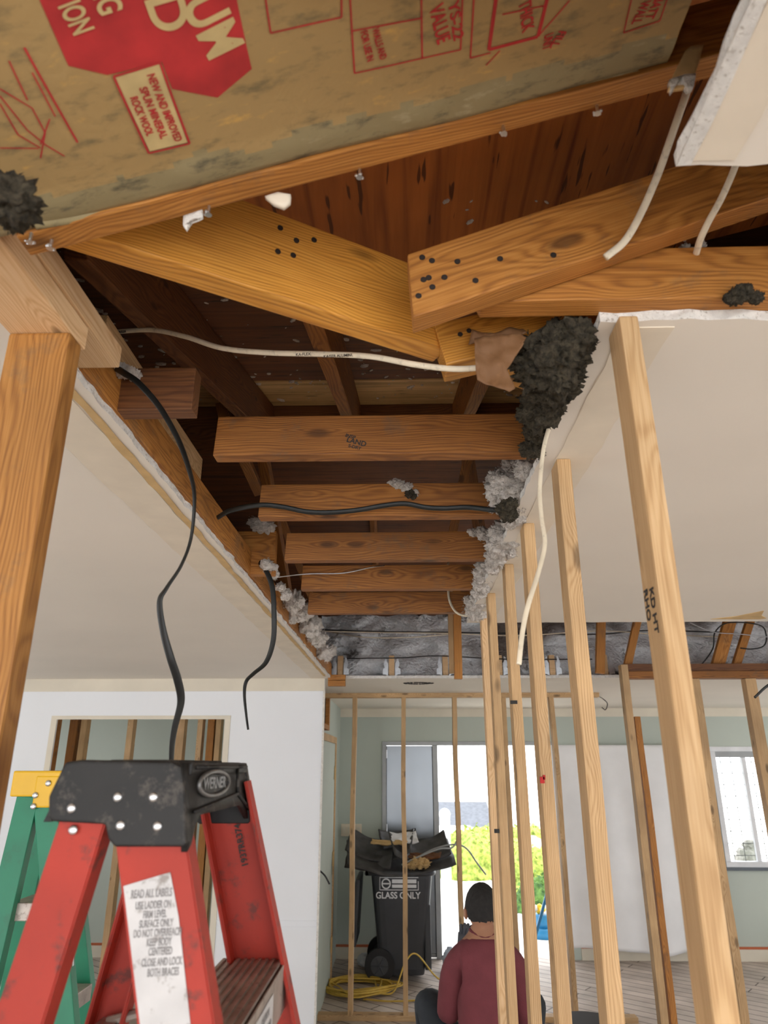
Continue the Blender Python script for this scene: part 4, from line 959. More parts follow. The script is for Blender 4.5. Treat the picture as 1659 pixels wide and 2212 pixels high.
fl = .055                                     # side flare per metre of height
zr0 = zt - .03
fr_n = rail('front_rail', front(zr0, yn + .012), front(Zb, yn + .012 - fl * 1.2), .068, .03, 1, M['red'])
fr_f = rail('front_rail', front(zr0, yf - .012) + Vector((.018, 0, 0)), front(Zb, yf - .012 + fl * 1.2) + Vector((.018, 0, 0)), .068, .03, -1, M['red'])
rr_n = rail('rear_rail', rear(zr0, yn + .010), rear(Zb, yn + .01 - fl * .6), .046, .03, 1, M['red'])
rr_f = rail('rear_rail', rear(zr0, yf - .010), rear(Zb, yf - .01 + fl * .6), .046, .03, -1, M['red'])
for k in range(5):
    z = zt - .235 - .305 * k; g_ = fl * (zt - z) * .65
    c = front(z, 0); bm = bmesh.new(); box_bm(bm, c.x - .030, c.x + .052, yn + .014 - g_, yf - .014 + g_, z - .006, z, .001)
    for j in range(9):
        xx = c.x - .028 + j * .009; box_bm(bm, xx, xx + .004, yn + .02 - g_, yf - .02 + g_, z, z + .0022)
    box_bm(bm, c.x + .048, c.x + .053, yn + .014 - g_, yf - .014 + g_, z - .052, z, .001)
    stp = lp('step', bm, M['alu'])
    if k == 0:
        q = Vector((c.x + .0535, (yn + yf) / 2 - .02, z - .028)); bm = bmesh.new(); box_bm(bm, q.x, q.x + .0006, q.y - .06, q.y + .06, q.z - .018, q.z + .018); lp('step_label', bm, M['sticker'], False, stp)
        for j, s in enumerate(('CAUTION', 'DO NOT STAND')):
            lettering('step_label_print', s, .010, q + Vector((.0012, .01, .008 - j * .014)), (0, 1, 0), (0, 0, 1), M['greyink'], stp)
for k in range(2):
    z = zt - .30 - .36 * k; c = rear(z, 0); g_ = fl * (zt - z) * .45; bm = bmesh.new(); box_bm(bm, c.x - .010, c.x + .014, yn + .012 - g_, yf - .012 + g_, z - .014, z + .002, .001); lp('rear_bar', bm, M['alu'])
for yy in (yn + .02, yf - .02):
    bm = bmesh.new(); a, b = front(zt - .26, yy), rear(zt - .30, yy)
    cyl_bm(bm, a, b, .006, seg=8); lp('spreader', bm, M['alu'])
bpy.context.view_layer.update()
for u, v in ((154, 1746), (254, 1722), (331, 1722), (260, 1783), (340, 1785), (158, 1793)):
    q = P(u, v, Y=yn - (.0 if v < 1790 else -.006)); bm = bmesh.new(); bmesh.ops.create_uvsphere(bm, u_segments=16, v_segments=8, radius=.0046, matrix=Matrix.Scale(.5, 4, (0, 1, 0)))
    o = link('rivet', bm_mesh(bm, 'rv', True), M['steel'], None, q); adopt(o, lad)
# worn sticker on the near front rail
rm = (front(Zb, yn + .012 - fl * 1.2) - front(zr0, yn + .012)).normalized()
def onrail(u, v): return on_plane(u, v, front(zr0, yn + .0115), rm.cross(Vector((1, 0, 0))))
q4 = [onrail(u, v) for u, v in ((267, 1914), (368, 1884), (386, 1980), (412, 2215), (330, 2300), (303, 2214))]
sk = slab('sticker', q4, .0007, M['sticker'], kind=None); adopt(sk, lad)
nrm = rm.cross(Vector((1, 0, 0))); nrm = nrm if nrm.y < 0 else -nrm
for j, (u, v, s, z) in enumerate(((328, 1930, 'READ ALL LABELS', .010), (332, 1955, 'USE LADDER ON', .009), (335, 1975, 'FIRM LEVEL', .009), (338, 1995, 'SURFACE ONLY', .009), (341, 2015, 'DO NOT OVERREACH', .009), (344, 2035, 'KEEP BODY', .009), (347, 2055, 'CENTERED', .009), (350, 2078, 'CLOSE AND LOCK', .009), (353, 2100, 'BOTH BRACES', .009))):
    lettering('sticker_print', s, z, onrail(u, v) + nrm * .001, Vector((1, 0, .06)), -rm, M['greyink'], sk, sx=.50)
lettering('serial_number', '1937RR374', .0115, Vector((0, 0, 0)), (0, 0, 1), (1, 0, 0), M['ink'], lad)
o = C.objects[-1]; a_ = front(zr0, yf - .012) + Vector((.018, 0, 0)); b_ = front(Zb, yf - .012 + fl * 1.2) + Vector((.018, 0, 0)); ax = (a_ - b_).normalized()
q = a_.lerp(b_, .040) + Vector((.0, -.007, 0)); x_ = ax; y_ = Vector((-1, 0, 0)); y_ = (y_ - x_ * y_.dot(x_)).normalized(); z_ = x_.cross(y_)
mm_ = Matrix((x_, y_, z_)).transposed().to_4x4(); mm_.translation = q + Vector((.006, 0, 0)); o.matrix_world = mm_

# ================================================================== GREEN STEPLADDER behind
gl = empty('stepladder', (-.86, 1.78, 0), 'green step ladder with yellow cap, standing behind the red one at the left edge', 'ladder')
def gp(name, bm, mat, smooth=False): return adopt(link(name, bm_mesh(bm, name, smooth), mat), gl)
gy = 1.70
a, b = P(28, 1672, Y=gy), P(150, 1735, Y=gy)
bm = bmesh.new(); zz = CH - .012; box_bm(bm, a.x, b.x + .012, gy, gy + .016, zz - .055, zz, .004); box_bm(bm, P(75, 1700, Y=gy).x, b.x + .012, gy - .001, gy + .015, zz - .078, zz - .01, .004)
box_bm(bm, a.x, b.x, gy + .01, gy + .30, zz - .010, zz - .001, .002); box_bm(bm, a.x, b.x, gy + .29, gy + .305, zz - .06, zz, .003); box_bm(bm, b.x - .002, b.x + .010, gy, gy + .30, zz - .06, zz - .002, .003)
gp('cap', bm, M['yellow'])
def grail(u0, v0, u1, v1, w, dep, Y0, Y1):
    t0, t1 = P(u0, v0, Y=Y0), P(u1, v1, Y=Y1); d = (t1 - t0) / (t0.z - t1.z); t1 = t0 + d * t0.z
    return lumber('rail', None, t0, t1, w, dep, M['green'], None, up=(0, 1, 0), parent=gl) 
for nm, a in (('front_rail', (103, 1725, 140, 2212, .052, .028, gy + .02, gy - .0)), ('rear_rail', (66, 1720, -14, 2060, .050, .028, gy + .02, gy + .0)), ('front_rail', (140, 1725, 190, 2212, .045, .028, gy + .28, gy + .33)), ('rear_rail', (104, 1735, 30, 2100, .04, .028, gy + .28, gy + .33))):
    o = grail(*a); mw = o.matrix_world.copy(); o.name = nm
    bpy.context.view_layer.update()
for o in list(gl.children):
    if 'rail' in o.name:
        bpy.context.view_layer.update(); mw = o.matrix_world.copy(); mw = gl.matrix_world.inverted() @ mw; 
for u, v in ((104, 1692), (76, 1718), (72, 1742)):
    bm = bmesh.new(); bmesh.ops.create_uvsphere(bm, u_segments=12, v_segments=6, radius=.007, matrix=Matrix.Scale(.5, 4, (0, 1, 0)))
    adopt(link('rivet', bm_mesh(bm, 'rv', True), M['steel'], None, P(u, v, Y=gy - .003)), gl)
for v in (1935, 2175):
    q = P(58, v, Y=gy + .1); bm = bmesh.new(); box_bm(bm, P(30, v, Y=gy + .03).x, P(76, v, Y=gy + .03).x + .02, gy + .01, gy + .28, q.z - .035, q.z, .002); gp('step', bm, M['alu'])
q0 = [P(u, v, Y=gy + .004) for u, v in ((118, 1985), (160, 2000), (160, 2085), (132, 2108), (118, 2060))]
adopt(slab('sticker', q0, .002, M['white'], kind=None), gl)

# ================================================================== BACK ROOM: door, window, cloth
df = empty('door_1', (DX0, YB, 0), None, None); df['kind'] = 'structure'
def dchild(name, x0, x1, y0, y1, z0, z1_, mat, bev=.003):
    bm = bmesh.new(); box_bm(bm, x0, x1, y0, y1, z0, z1_, bev); return adopt(link(name, bm_mesh(bm, name), mat), df)
dchild('door_frame', DX0, DX1, YB - .02, YB + .12, DZ - .04, DZ, M['frame'])
dchild('door_frame', DX0, DX0 + .045, YB - .02, YB + .12, 0, DZ - .04, M['frame'])
dchild('door_frame', DX1 - .045, DX1, YB - .02, YB + .12, 0, DZ - .04, M['frame'])
dchild('door_frame', .315, .37, YB - .015, YB + .10, 0, DZ - .04, M['frame'])
dchild('steel_leaf', DX0 + .045, .315, YB + .02, YB + .05, .01, DZ - .045, M['steeldoor'], .006)
dchild('leaf_rim', DX0 + .05, .31, YB + .010, YB + .022, .02, .045, M['frame'])
for z in (.35, 1.15, 1.9):
    bm = bmesh.new(); cyl_bm(bm, (DX0 + .048, YB + .015, z), (DX0 + .048, YB + .015, z + .09), .008); adopt(link('hinge', bm_mesh(bm, 'hg'), M['steel']), df)
bm = bmesh.new(); q = P(921, 1816, Y=YB + .02); cyl_bm(bm, q, q + Vector((0, -.03, 0)), .028, .022, 20); adopt(link('lock', bm_mesh(bm, 'lk', True), M['frame']), df)
wf = empty('window_1', (WX0, YB, WZ0), None, None); wf['kind'] = 'structure'
def wchild(name, x0, x1, y0, y1, z0, z1_, mat):
    bm = bmesh.new(); box_bm(bm, x0, x1, y0, y1, z0, z1_, .002); return adopt(link(name, bm_mesh(bm, name), mat), wf)
for a in ((WX0 - .012, WX1 + .012, WZ0, WZ0 + .05), (WX0 - .012, WX1 + .012, WZ1 - .05, WZ1), (WX0 - .012, WX0 + .04, WZ0 + .051, WZ1 - .051), (WX1 - .05, WX1 + .012, WZ0 + .051, WZ1 - .051)): wchild('window_frame', a[0], a[1], YB - .012, YB + .09, a[2], a[3], M['white'])
wchild('window_sash', WX0 + .33, WX0 + .37, YB + .02, YB + .06, WZ0 + .05, WZ1 - .05, M['white'])
wchild('window_sill', WX0 - .05, WX1 + .04, YB - .03, YB + .0, WZ0 - .03, WZ0, M['siding'])
wchild('blind_rail', WX0 + .01, WX1 - .04, YB + .01, YB + .05, WZ1 - .11, WZ1 - .05, M['frame'])
wchild('pane', WX0 + .04, WX1 - .05, YB + .045, YB + .049, WZ0 + .05, WZ1 - .05, M['glass'])
bm = bmesh.new()
for k in range(9): z = WZ0 + .10 + k * .115; box_bm(bm, WX0 + .04, WX1 - .05, YB + .06, YB + .066, z, z + .006)
for k in range(4): x = WX0 + .11 + k * .11; box_bm(bm, x, x + .006, YB + .06, YB + .066, WZ0 + .05, WZ1 - .05)
adopt(link('window_grid', bm_mesh(bm, 'grid'), M['iron']), wf)
# drop cloth hung in front of the back wall
def cloth():
    x0, x1 = 1.50, 3.20; nx, nz = 90, 60; zt_, zb_ = CH + .205, .10; bm = bmesh.new(); g = []
    for i in range(nx + 1):
        c = []
        for j in range(nz + 1):
            s = i / nx; t = j / nz; x = x0 + (x1 - x0) * s
            pinch = math.exp(-((s - .90) / .12) ** 2) * math.exp(-((t - .42) / .16) ** 2)
            y = -.060 * t ** .7 * math.sin(s * 21 + t * 1.5 + 2 * noise.noise(Vector((s * 3, t, 4)))) * (.35 + .65 * s) - .02 * noise.noise(Vector((x * 2.2, t * 3, 0))) - .05 * pinch
            xx = x - x0 - pinch * .10 + (.05 * t * s)
            c.append(bm.verts.new((xx, y - .11, zt_ - (zt_ - zb_) * t + .03 * math.sin(s * 8) * t * (t > .9))))
        g.append(c)
    for i in range(nx):
        for j in range(nz): bm.faces.new((g[i][j], g[i][j + 1], g[i + 1][j + 1], g[i + 1][j]))
    bm.normal_update(); bmesh.ops.solidify(bm, geom=bm.faces[:], thickness=.003)
    o = link('drop_cloth', bm_mesh(bm, 'cloth', True), M['cloth'], None, (x0, YB, 0))
    tag(o, 'large grey-white drop cloth hung over the back wall right of the doorway', 'drop cloth')
cloth()
# hall side door and wall fittings
sd = empty('door_2', (-.70, 6.7, 0), None, None); sd['kind'] = 'structure'
def sdc(name, x0, x1, y0, y1, z0, z1_, mat): bm = bmesh.new(); box_bm(bm, x0, x1, y0, y1, z0, z1_, .002); return adopt(link(name, bm_mesh(bm, name), mat), sd)
sdc('door_leaf', -.70, -.675, 5.9, 7.35, 0, 2.03, M['green_wall']); sdc('door_frame', -.70, -.665, 7.35, 7.42, 0, 2.09, M['pine']); sdc('door_frame', -.70, -.665, 5.83, 5.9, 0, 2.09, M['pine']); sdc('door_frame', -.70, -.665, 5.9, 7.35, 2.03, 2.09, M['pine'])
for z in (.25, .95, 1.7): sdc('hinge', -.672, -.66, 7.28, 7.35, z, z + .12, M['tan'])
ob = empty('wall_opening_frame', (-.70, 5.9, 2.12), 'rough wooden frame around a hole painted dark above the side door', 'frame')
for nm, a in (('frame_board', (-.70, -.655, 5.7, 5.76, 2.12, 2.40)), ('frame_board', (-.70, -.655, 6.5, 6.56, 2.12, 2.40)), ('frame_board', (-.70, -.655, 5.76, 6.5, 2.12, 2.16))):
    bm = bmesh.new(); box_bm(bm, *a, .002); adopt(link(nm, bm_mesh(bm, nm), M['fir']), ob)
bm = bmesh.new(); box_bm(bm, -.70, -.69, 5.76, 6.5, 2.16, 2.40); adopt(link('hole_shade', bm_mesh(bm, 'dh'), M['ink']), ob)  # black panel stands in for the shade inside the framed opening
q = P(725, 1568, Y=YB); tag(box('wall_sensor', q.x - .035, q.x + .035, YB - .03, YB, q.z - .055, q.z + .055, M['white'], bev=.006), 'small white plastic box high on the back wall corner', 'sensor')
q = P(759, 1793, Y=YB); sw = tag(box('switch_plate', q.x - .11, q.x + .11, YB - .008, YB, q.z - .06, q.z + .06, M['tape'], bev=.004), 'cream wide switch plate on the back wall left of the steel door', 'switch plate')
for k in range(4):
    bm = bmesh.new(); x = q.x - .075 + k * .05; box_bm(bm, x - .016, x + .016, YB - .013, YB - .007, q.z - .03, q.z + .03, .002); adopt(link('rocker_switch', bm_mesh(bm, 'sw'), M['crown']), sw)

# ================================================================== WHEELED BIN
bx0, bx1 = P(818, 2000, Y=7.35).x, P(905, 2000, Y=7.35).x
BX, BY = (bx0 + bx1) / 2 + .03, 7.62
bn = empty('wheeled_bin', (BX, BY, 0), 'charcoal wheeled bin with open lid hanging at its left side', 'bin')
def bpart(name, bm, mat, smooth=False, loc=(0, 0, 0)): return link(name, bm_mesh(bm, name, smooth), mat, bn, loc)
bm = bmesh.new(); lv = []
for z, hx, hy in ((.05, .20, .22), (.10, .21, .235), (.84, .285, .31), (.86, .285, .31), (.90, .285, .31)):
    ring = []
    for k in range(24):
        a = 2 * math.pi * k / 24 + math.pi / 24; cx, cy = math.cos(a), math.sin(a); e = .25
        ring.append(bm.verts.new((math.copysign(abs(cx) ** e, cx) * hx, math.copysign(abs(cy) ** e, cy) * hy, z)))
    lv.append(ring)
for A, B in zip(lv, lv[1:]):
    for k in range(24): bm.faces.new((A[k], A[(k + 1) % 24], B[(k + 1) % 24], B[k]))
bm.faces.new(lv[0][::-1])
body = bpart('body', bm, M['bin'])
bm = bmesh.new(); ring = [Vector((math.copysign(abs(math.cos(a)) ** .25, math.cos(a)) * .30, math.copysign(abs(math.sin(a)) ** .25, math.sin(a)) * .325, .885)) for a in [2 * math.pi * k / 32 for k in range(33)]]
tube_bm(bm, ring, .022, 1.0, 8, up0=(0, 0, 1)); bpart('rim', bm, M['bin'], True)
bm = bmesh.new(); cyl_bm(bm, (-.33, -.20, .87), (-.33, .2, .87), .02); box_bm(bm, -.34, -.28, -.2, -.16, .85, .89); box_bm(bm, -.34, -.28, .16, .2, .85, .89); bpart('handle', bm, M['bin'])
bm = bmesh.new(); box_bm(bm, -.43, -.385, -.29, .29, .28, .83, .015); box_bm(bm, -.445, -.43, -.25, .25, .34, .78, .008)
for v in bm.verts: v.co.x -= (.83 - v.co.z) * .06
bpart('lid', bm, M['bin'])
for s in (-1, 1):
    bm = bmesh.new(); cyl_bm(bm, (-.205, s * .25 - .03, .135), (-.205, s * .25 + .03, .135), .135, seg=32); w_ = bpart('wheel', bm, M['rubber'])
    bm = bmesh.new(); cyl_bm(bm, (-.205, s * .25 - .034, .135), (-.205, s * .25 - .028, .135), .08, seg=24)
    for k in range(6): a = k / 6 * 6.283; cyl_bm(bm, (-.205, s * .25 - .037, .135), (-.205 + math.cos(a) * .075, s * .25 - .034, .135 + math.sin(a) * .075), .006, seg=6)
    link('hub', bm_mesh(bm, 'hub'), M['bin'], w_)
for x in (.05, -.05):
    pass
bm = bmesh.new(); box_bm(bm, .205, .262, -.26, -.05, .1, .62, .01); bpart('side_rib', bm, M['bin'])
bpy.context.view_layer.update()
yfz = lambda z: BY - .235 - (z - .1) / .74 * .075 - .003
for s, z, sz, dx in (('GLASS ONLY', .70, .077, -.055),):
    lettering('bin_lettering', s, sz, (BX + dx + .02, yfz(z) - .001, z), (1, 0, 0), (0, -.1, 1), M['white'], bn, sx=.92)
zl = .80; bm = bmesh.new(); x0 = BX - .205
for a in ((x0, x0 + .36, zl - .055, zl - .049), (x0, x0 + .36, zl + .049, zl + .055), (x0, x0 + .006, zl - .055, zl + .055), (x0 + .354, x0 + .36, zl - .055, zl + .055), (x0 + .115, x0 + .34, zl + .004, zl + .036), (x0 + .115, x0 + .34, zl - .034, zl - .008)):
    vs = box_bm(bm, a[0], a[1], yfz(a[2]) - .004, yfz(a[2]) - .001, a[2], a[3])
ring = [Vector((x0 + .06 + math.cos(k / 20 * 6.283) * .038, yfz(zl) - .004, zl + math.sin(k / 20 * 6.283) * .04)) for k in range(21)]; tube_bm(bm, ring, .006, seg=6)
box_bm(bm, x0 + .025, x0 + .095, yfz(zl) - .006, yfz(zl) - .002, zl - .006, zl + .006)
adopt(link('bin_emblem', bm_mesh(bm, 'em'), M['white']), bn)
# scraps heaped on the bin
def scrapsheet(lab, c, L, Wd, rz, rx, curl, mat, cat='scrap'):
    bm = bmesh.new(); nx, ny = 24, 10; g = []
    for i in range(nx + 1):
        r_ = []
        for j in range(ny + 1):
            s, t = i / nx - .5, j / ny - .5; r_.append(bm.verts.new((s * L, t * Wd, curl * s * s * 4 * L + .02 * noise.noise(Vector((s * 5, t * 5, L * 9)))))) 
        g.append(r_)
    for i in range(nx):
        for j in range(ny): bm.faces.new((g[i][j], g[i + 1][j], g[i + 1][j + 1], g[i][j + 1]))
    bm.normal_update(); bmesh.ops.solidify(bm, geom=bm.faces[:], thickness=.012)
    o = link('scrap_sheet', bm_mesh(bm, 'ss', True), mat, None, c); o.rotation_euler = (rx, 0, rz); return tag(o, lab, cat, 'dark scraps heaped on the bin')
scrapsheet('lowest dark scrap sheet bent across the open bin', (BX - .02, BY - .12, .95), 1.0, .5, R(6), R(18), .12, M['foam'])
scrapsheet('dark scrap sheet poking up at the left of the bin pile', (BX - .20, BY - .05, 1.06), .62, .34, R(-8), R(28), .18, M['foam'])
scrapsheet('dark scrap sheet sticking up at the right of the bin pile', (BX + .16, BY - .10, 1.05), .55, .30, R(14), R(35), .20, M['foam'])
scrapsheet('small white scrap on top of the bin pile', (BX + .02, BY - .12, 1.17), .26, .16, R(10), R(30), .05, M['white'])
scrapsheet('thin tan board scrap at the left of the bin pile', (BX - .12, BY - .2, 1.14), .36, .05, R(-20), R(25), .02, M['tan'])
scrapsheet('dark folded scrap strip drooping over the left of the bin rim', (BX - .30, BY - .14, .98), .45, .22, R(-15), R(48), .10, M['foam'])
scrapsheet('narrow dark scrap strip standing in the middle of the bin pile', (BX - .03, BY + .02, 1.13), .40, .20, R(25), R(50), .12, M['foam'])
scrapsheet('brownish scrap strip lying on the right of the bin pile', (BX + .20, BY - .2, 1.02), .34, .10, R(-12), R(20), .06, M['header'])
for lab, pts in (('grey wire curling right out of the bin pile', ((.1, -.2, .98), (.3, -.22, 1.08), (.5, -.2, 1.12), (.62, -.15, 1.08), (.72, -.1, .95), (.8, -.1, .85))),
                 ('pale thin wire looping over the right side of the bin pile', ((0, -.25, .95), (.15, -.3, 1.02), (.35, -.3, 1.09), (.48, -.25, 1.1), (.55, -.2, 1.2)))):
    cable('wire', lab, [Vector((BX + a, BY + b, c)) for a, b, c in pts], .008, M['frame'], cat='wire')
fluff('scrap_heap', 'broken brown scraps at the right of the bin pile', 'scrap', [((BX + .16, BY - .26, .97), .05), ((BX + .22, BY - .25, .96), .04), ((BX + .1, BY - .26, .95), .04)], M['tan'], 60, amp=.8, kind='stuff')
# cords on the floor
def coil(cx, cy, n, rx, ry, z0=.01):
    pts = []
    for k in range(n * 9):
        a = k / 9 * 6.283; j = noise.noise(Vector((k * .23, 3, 0))); pts.append(Vector((cx + math.cos(a) * rx * (1 + 1.1 * j), cy + math.sin(a) * ry * (1 - 1.0 * j), z0 + .012 * (k / 9 % 4) + abs(j) * .05)))
    return pts
cable('extension_cord', 'yellow extension cord heaped in coils on the floor left of the bin', coil(-.42, 7.12, 13, .28, .24) + [Vector(p) for p in ((-.1, 7.0, .03), (.0, 7.1, .22), (.10, 7.2, .26), (.28, 7.2, .08), (.5, 7.15, .012), (.3, 6.9, .012), (-.1, 6.8, .012), (-.35, 6.85, .012))], .007, M['cord'], n=6)
cable('extension_cord', 'thin pale cord looping over the floor right of the bin', [Vector(p) for p in ((.45, 7.1, .012), (.7, 7.2, .012), (.95, 7.0, .012), (.9, 6.8, .012), (.6, 6.85, .012), (.45, 7.0, .012), (.7, 7.15, .012), (1.0, 7.2, .012))], .006, M['white_cable'])
cable('extension_cord', 'black plug cord end lying on the floor left of the seated person', [Vector(p) for p in ((.35, 6.8, .012), (.5, 6.72, .012), (.62, 6.78, .012), (.75, 6.70, .02), (.80, 6.68, .02))], .008, M['black_cable'])
cable('cable', 'black cable end sticking out at the edge of the white wall', [P(u, v, Y=5.30) for u, v in ((690, 1880), (702, 1892), (712, 1910))], .006, M['black_cable'], flat=.5)
def bag(name, lab, c, r, mat, cat='plastic bag', sq=.7):
    bm = bmesh.new(); bmesh.ops.create_icosphere(bm, subdivisions=4, radius=1)
    for v in bm.verts:
        n_ = v.co.normalized(); d = 1 + .28 * abs(noise.noise(n_ * 3.2 + Vector((r * 30, 0, 0)))) + .1 * abs(noise.noise(n_ * 9)); v.co = Vector((n_.x * r * d, n_.y * r * d, max(0, n_.z * r * sq * d + r * sq)))
    return tag(link(name, bm_mesh(bm, name, True), mat, None, c), lab, cat)
bag('plastic_bag', 'crumpled pale plastic bag on the floor between bin and doorway', (.52, 7.75, 0), .15, M['plastic_bag'])
bag('plastic_bag', 'small white crumpled bag on the floor far left of the bin', (-.38, 7.9, 0), .08, M['white'])
bag('plastic_bag', 'white crumpled sheeting on the floor at the far right wall', (3.95, 7.95, 0), .2, M['white'], sq=.45)
# blue bucket, broom handle
bk = empty('tool_bucket', (1.02, 4.75, 0), 'blue-grey bucket bag with a pale label right of the seated person', 'bucket')
bm = bmesh.new(); cyl_bm(bm, (0, 0, 0), (0, 0, .46), .15, .175, 28); link('body', bm_mesh(bm, 'b'), M['bluegrey'], bk)
bm = bmesh.new(); cyl_bm(bm, (0, 0, .44), (0, 0, .47), .185, .185, 28); link('rim', bm_mesh(bm, 'b'), M['rubber'], bk)
bm = bmesh.new(); box_bm(bm, -.07, .07, -.172, -.162, .22, .34, .002); link('label_patch', bm_mesh(bm, 'b'), M['plastic_bag'], bk)
br0, br1 = P(1148, 2190, Y=7.9), P(1183, 1925, Y=8.02)
lumber('broom_handle', 'bright blue broom handle leaning in the doorway', Vector((br0.x, br0.y, .05)), br1, .03, .03, M['blue'], 'broom', up=(0, 1, 0), bev=.01)

# ================================================================== SEATED PERSON
PXX, PY = P(1043, 1960, Y=3.98).x, 3.98
def skin_mesh(name, verts, edges, radii, mat, parent, root=0, lvl=2):
    me = bpy.data.meshes.new(name); me.from_pydata([Vector(v) for v in verts], edges, []); o = bpy.data.objects.new(name, me); C.objects.link(o)
    sk_ = o.modifiers.new('skin', 'SKIN'); sk_.use_smooth_shade = True; s = o.modifiers.new('sub', 'SUBSURF'); s.levels = s.render_levels = lvl
    for i, r_ in enumerate(radii):
        sv = me.skin_vertices[0].data[i]; sv.radius = r_ if isinstance(r_, tuple) else (r_, r_); sv.use_root = (i == root)
    bpy.context.view_layer.update()
    m2 = bpy.data.meshes.new_from_object(o.evaluated_get(bpy.context.evaluated_depsgraph_get())); bpy.data.objects.remove(o); m2.name = name
    for p in m2.polygons: p.use_smooth = True
    return link(name, m2, mat, parent)
ps = empty('person', (PXX, PY, 0), 'person in a maroon shirt seated with back to camera in front of the doorway', 'person')
hz = P(1043, 1966, Y=PY).z                    # head centre height
sh = hz - .175
V = [(0, 0, .50), (0, -.01, .64), (0, -.02, .78), (0, .0, sh - .02), (0, .02, sh + .07), (0, .035, sh + .14),
     (-.10, .0, sh - .015), (-.148, .01, sh - .055), (-.182, .06, sh - .29), (-.12, .26, sh - .22), (-.09, .32, sh - .05),
     (.10, .0, sh - .015), (.148, .01, sh - .055), (.182, .06, sh - .29), (.16, .28, sh - .34), (.12, .35, sh - .36),
     (-.11, .03, .45), (-.26, .40, .68), (-.24, .44, .12), (-.24, .56, .05), (.11, .03, .45), (.26, .40, .68), (.24, .44, .12), (.24, .56, .05)]
E = [(0, 1), (1, 2), (2, 3), (3, 4), (4, 5), (3, 6), (6, 7), (7, 8), (8, 9), (9, 10), (3, 11), (11, 12), (12, 13), (13, 14), (14, 15), (0, 16), (16, 17), (17, 18), (18, 19), (0, 20), (20, 21), (21, 22), (22, 23)]
rad = [(.11, .09), (.10, .085), (.10, .08), (.085, .07), (.060, .058), (.054, .056), .075, .062, .048, .036, .028, .075, .062, .048, .036, .028, .085, .062, .042, .038, .085, .062, .042, .038]
body_ = skin_mesh('body', V, E, rad, M['skin'], ps)
# head joined to the body mesh
bm = bmesh.new(); bm.from_mesh(body_.data)
hd0 = len(bm.verts); r_ = bmesh.ops.create_icosphere(bm, subdivisions=4, radius=1)
hc = Vector((0, .045, hz + .0))
for v in r_['verts']:
    n_ = v.co.normalized(); x, y, z = n_.x * .076, n_.y * .094, n_.z * .112
    if n_.z < -.2: x *= 1 - .28 * (-n_.z - .2); y = y * (1 - .12 * (-n_.z - .2)) + .012 * (-n_.z)
    if n_.y > .75 and abs(n_.x) < .22 and -.35 < n_.z < .12: y += .018 * (1 - abs(n_.x) / .22)          # nose
    if n_.y > .6 and .05 < n_.z < .3 and .15 < abs(n_.x) < .5: y -= .006                                  # eye sockets
    if n_.y > .8 and -.62 < n_.z < -.5 and abs(n_.x) < .3: y += .004                                     # mouth
    v.co = hc + Vector((x, y, z))
for s in (-1, 1):                                                                                        # ears
    e_ = bmesh.ops.create_icosphere(bm, subdivisions=2, radius=1)
    for v in e_['verts']: n_ = v.co.copy(); v.co = hc + Vector((s * (.081 + .012 * n_.x * s + .006 * max(0, -n_.y)), .0 + n_.y * .018 - .004, -.018 + n_.z * .032))
me_ = body_.data; bm.to_mesh(me_); bm.free()
for p in me_.polygons: p.use_smooth = True
# fingers of the raised left hand and lowered right hand
def hand(wrist, dr, up_, s):
    bm = bmesh.new(); dr = Vector(dr).normalized(); up_ = Vector(up_); sd_ = dr.cross(up_).normalized() * s; nn = sd_.cross(dr).normalized()
    palm = [wrist, wrist + dr * .04, wrist + dr * .08]; tube_bm(bm, palm, .036, .42, 12, lambda t: .72 + .35 * t, up0=nn)
    for k, (o_, L_) in enumerate(((-.0265, .066), (-.009, .074), (.0085, .070), (.0255, .055))):
        b0 = wrist + dr * .075 + sd_ * o_; tube_bm(bm, spline([b0, b0 + dr * L_ * .45, b0 + dr * L_ * .62 + nn * .022, b0 + dr * L_ * .40 + nn * .040], 4), .0098, .95, 8, lambda t: 1 - .25 * t)
    t0 = wrist + dr * .025 - sd_ * .028; tube_bm(bm, spline([t0, t0 - sd_ * .022 + dr * .025, t0 - sd_ * .028 + dr * .052 + nn * .012], 5), .010, 1, 8, lambda t: 1 - .2 * t)
    return bm
link('glove', bm_mesh(hand(Vector((-.09, .30, sh - .06)), (.25, -.25, 1), (0, 1, .2), 1), 'gl', True), M['glove'], ps)
link('glove', bm_mesh(hand(Vector((.12, .34, sh - .36)), (-.4, 1, -.1), (0, 0, 1), -1), 'gl', True), M['glove'], ps)
# hair cap
bm = bmesh.new(); r_ = bmesh.ops.create_icosphere(bm, subdivisions=5, radius=1)
for v in r_['verts']:
    n_ = v.co.normalized(); d = 1.085 + .02 * noise.noise(n_ * 14); v.co = hc + Vector((n_.x * .079 * d, n_.y * .094 * d, n_.z * .112 * (1.05 + .02 * noise.noise(n_ * 14))))
    if n_.z < -.25: v.co.x *= 1 - .26 * (-n_.z - .25)
kill = [v for v in bm.verts if (v.co - hc).z < (-.048 if (v.co - hc).y < -.03 else (-.03 + .9 * max(0, (v.co - hc).y + .0)))]
kill = list(set(kill) | {v for v in bm.verts if abs(v.co.x) > .052 and (v.co - hc).z < .0 and v.co.y - hc.y > -.035}); bmesh.ops.delete(bm, geom=kill, context='VERTS')
link('hair', bm_mesh(bm, 'hair', True), M['hair'], ps)
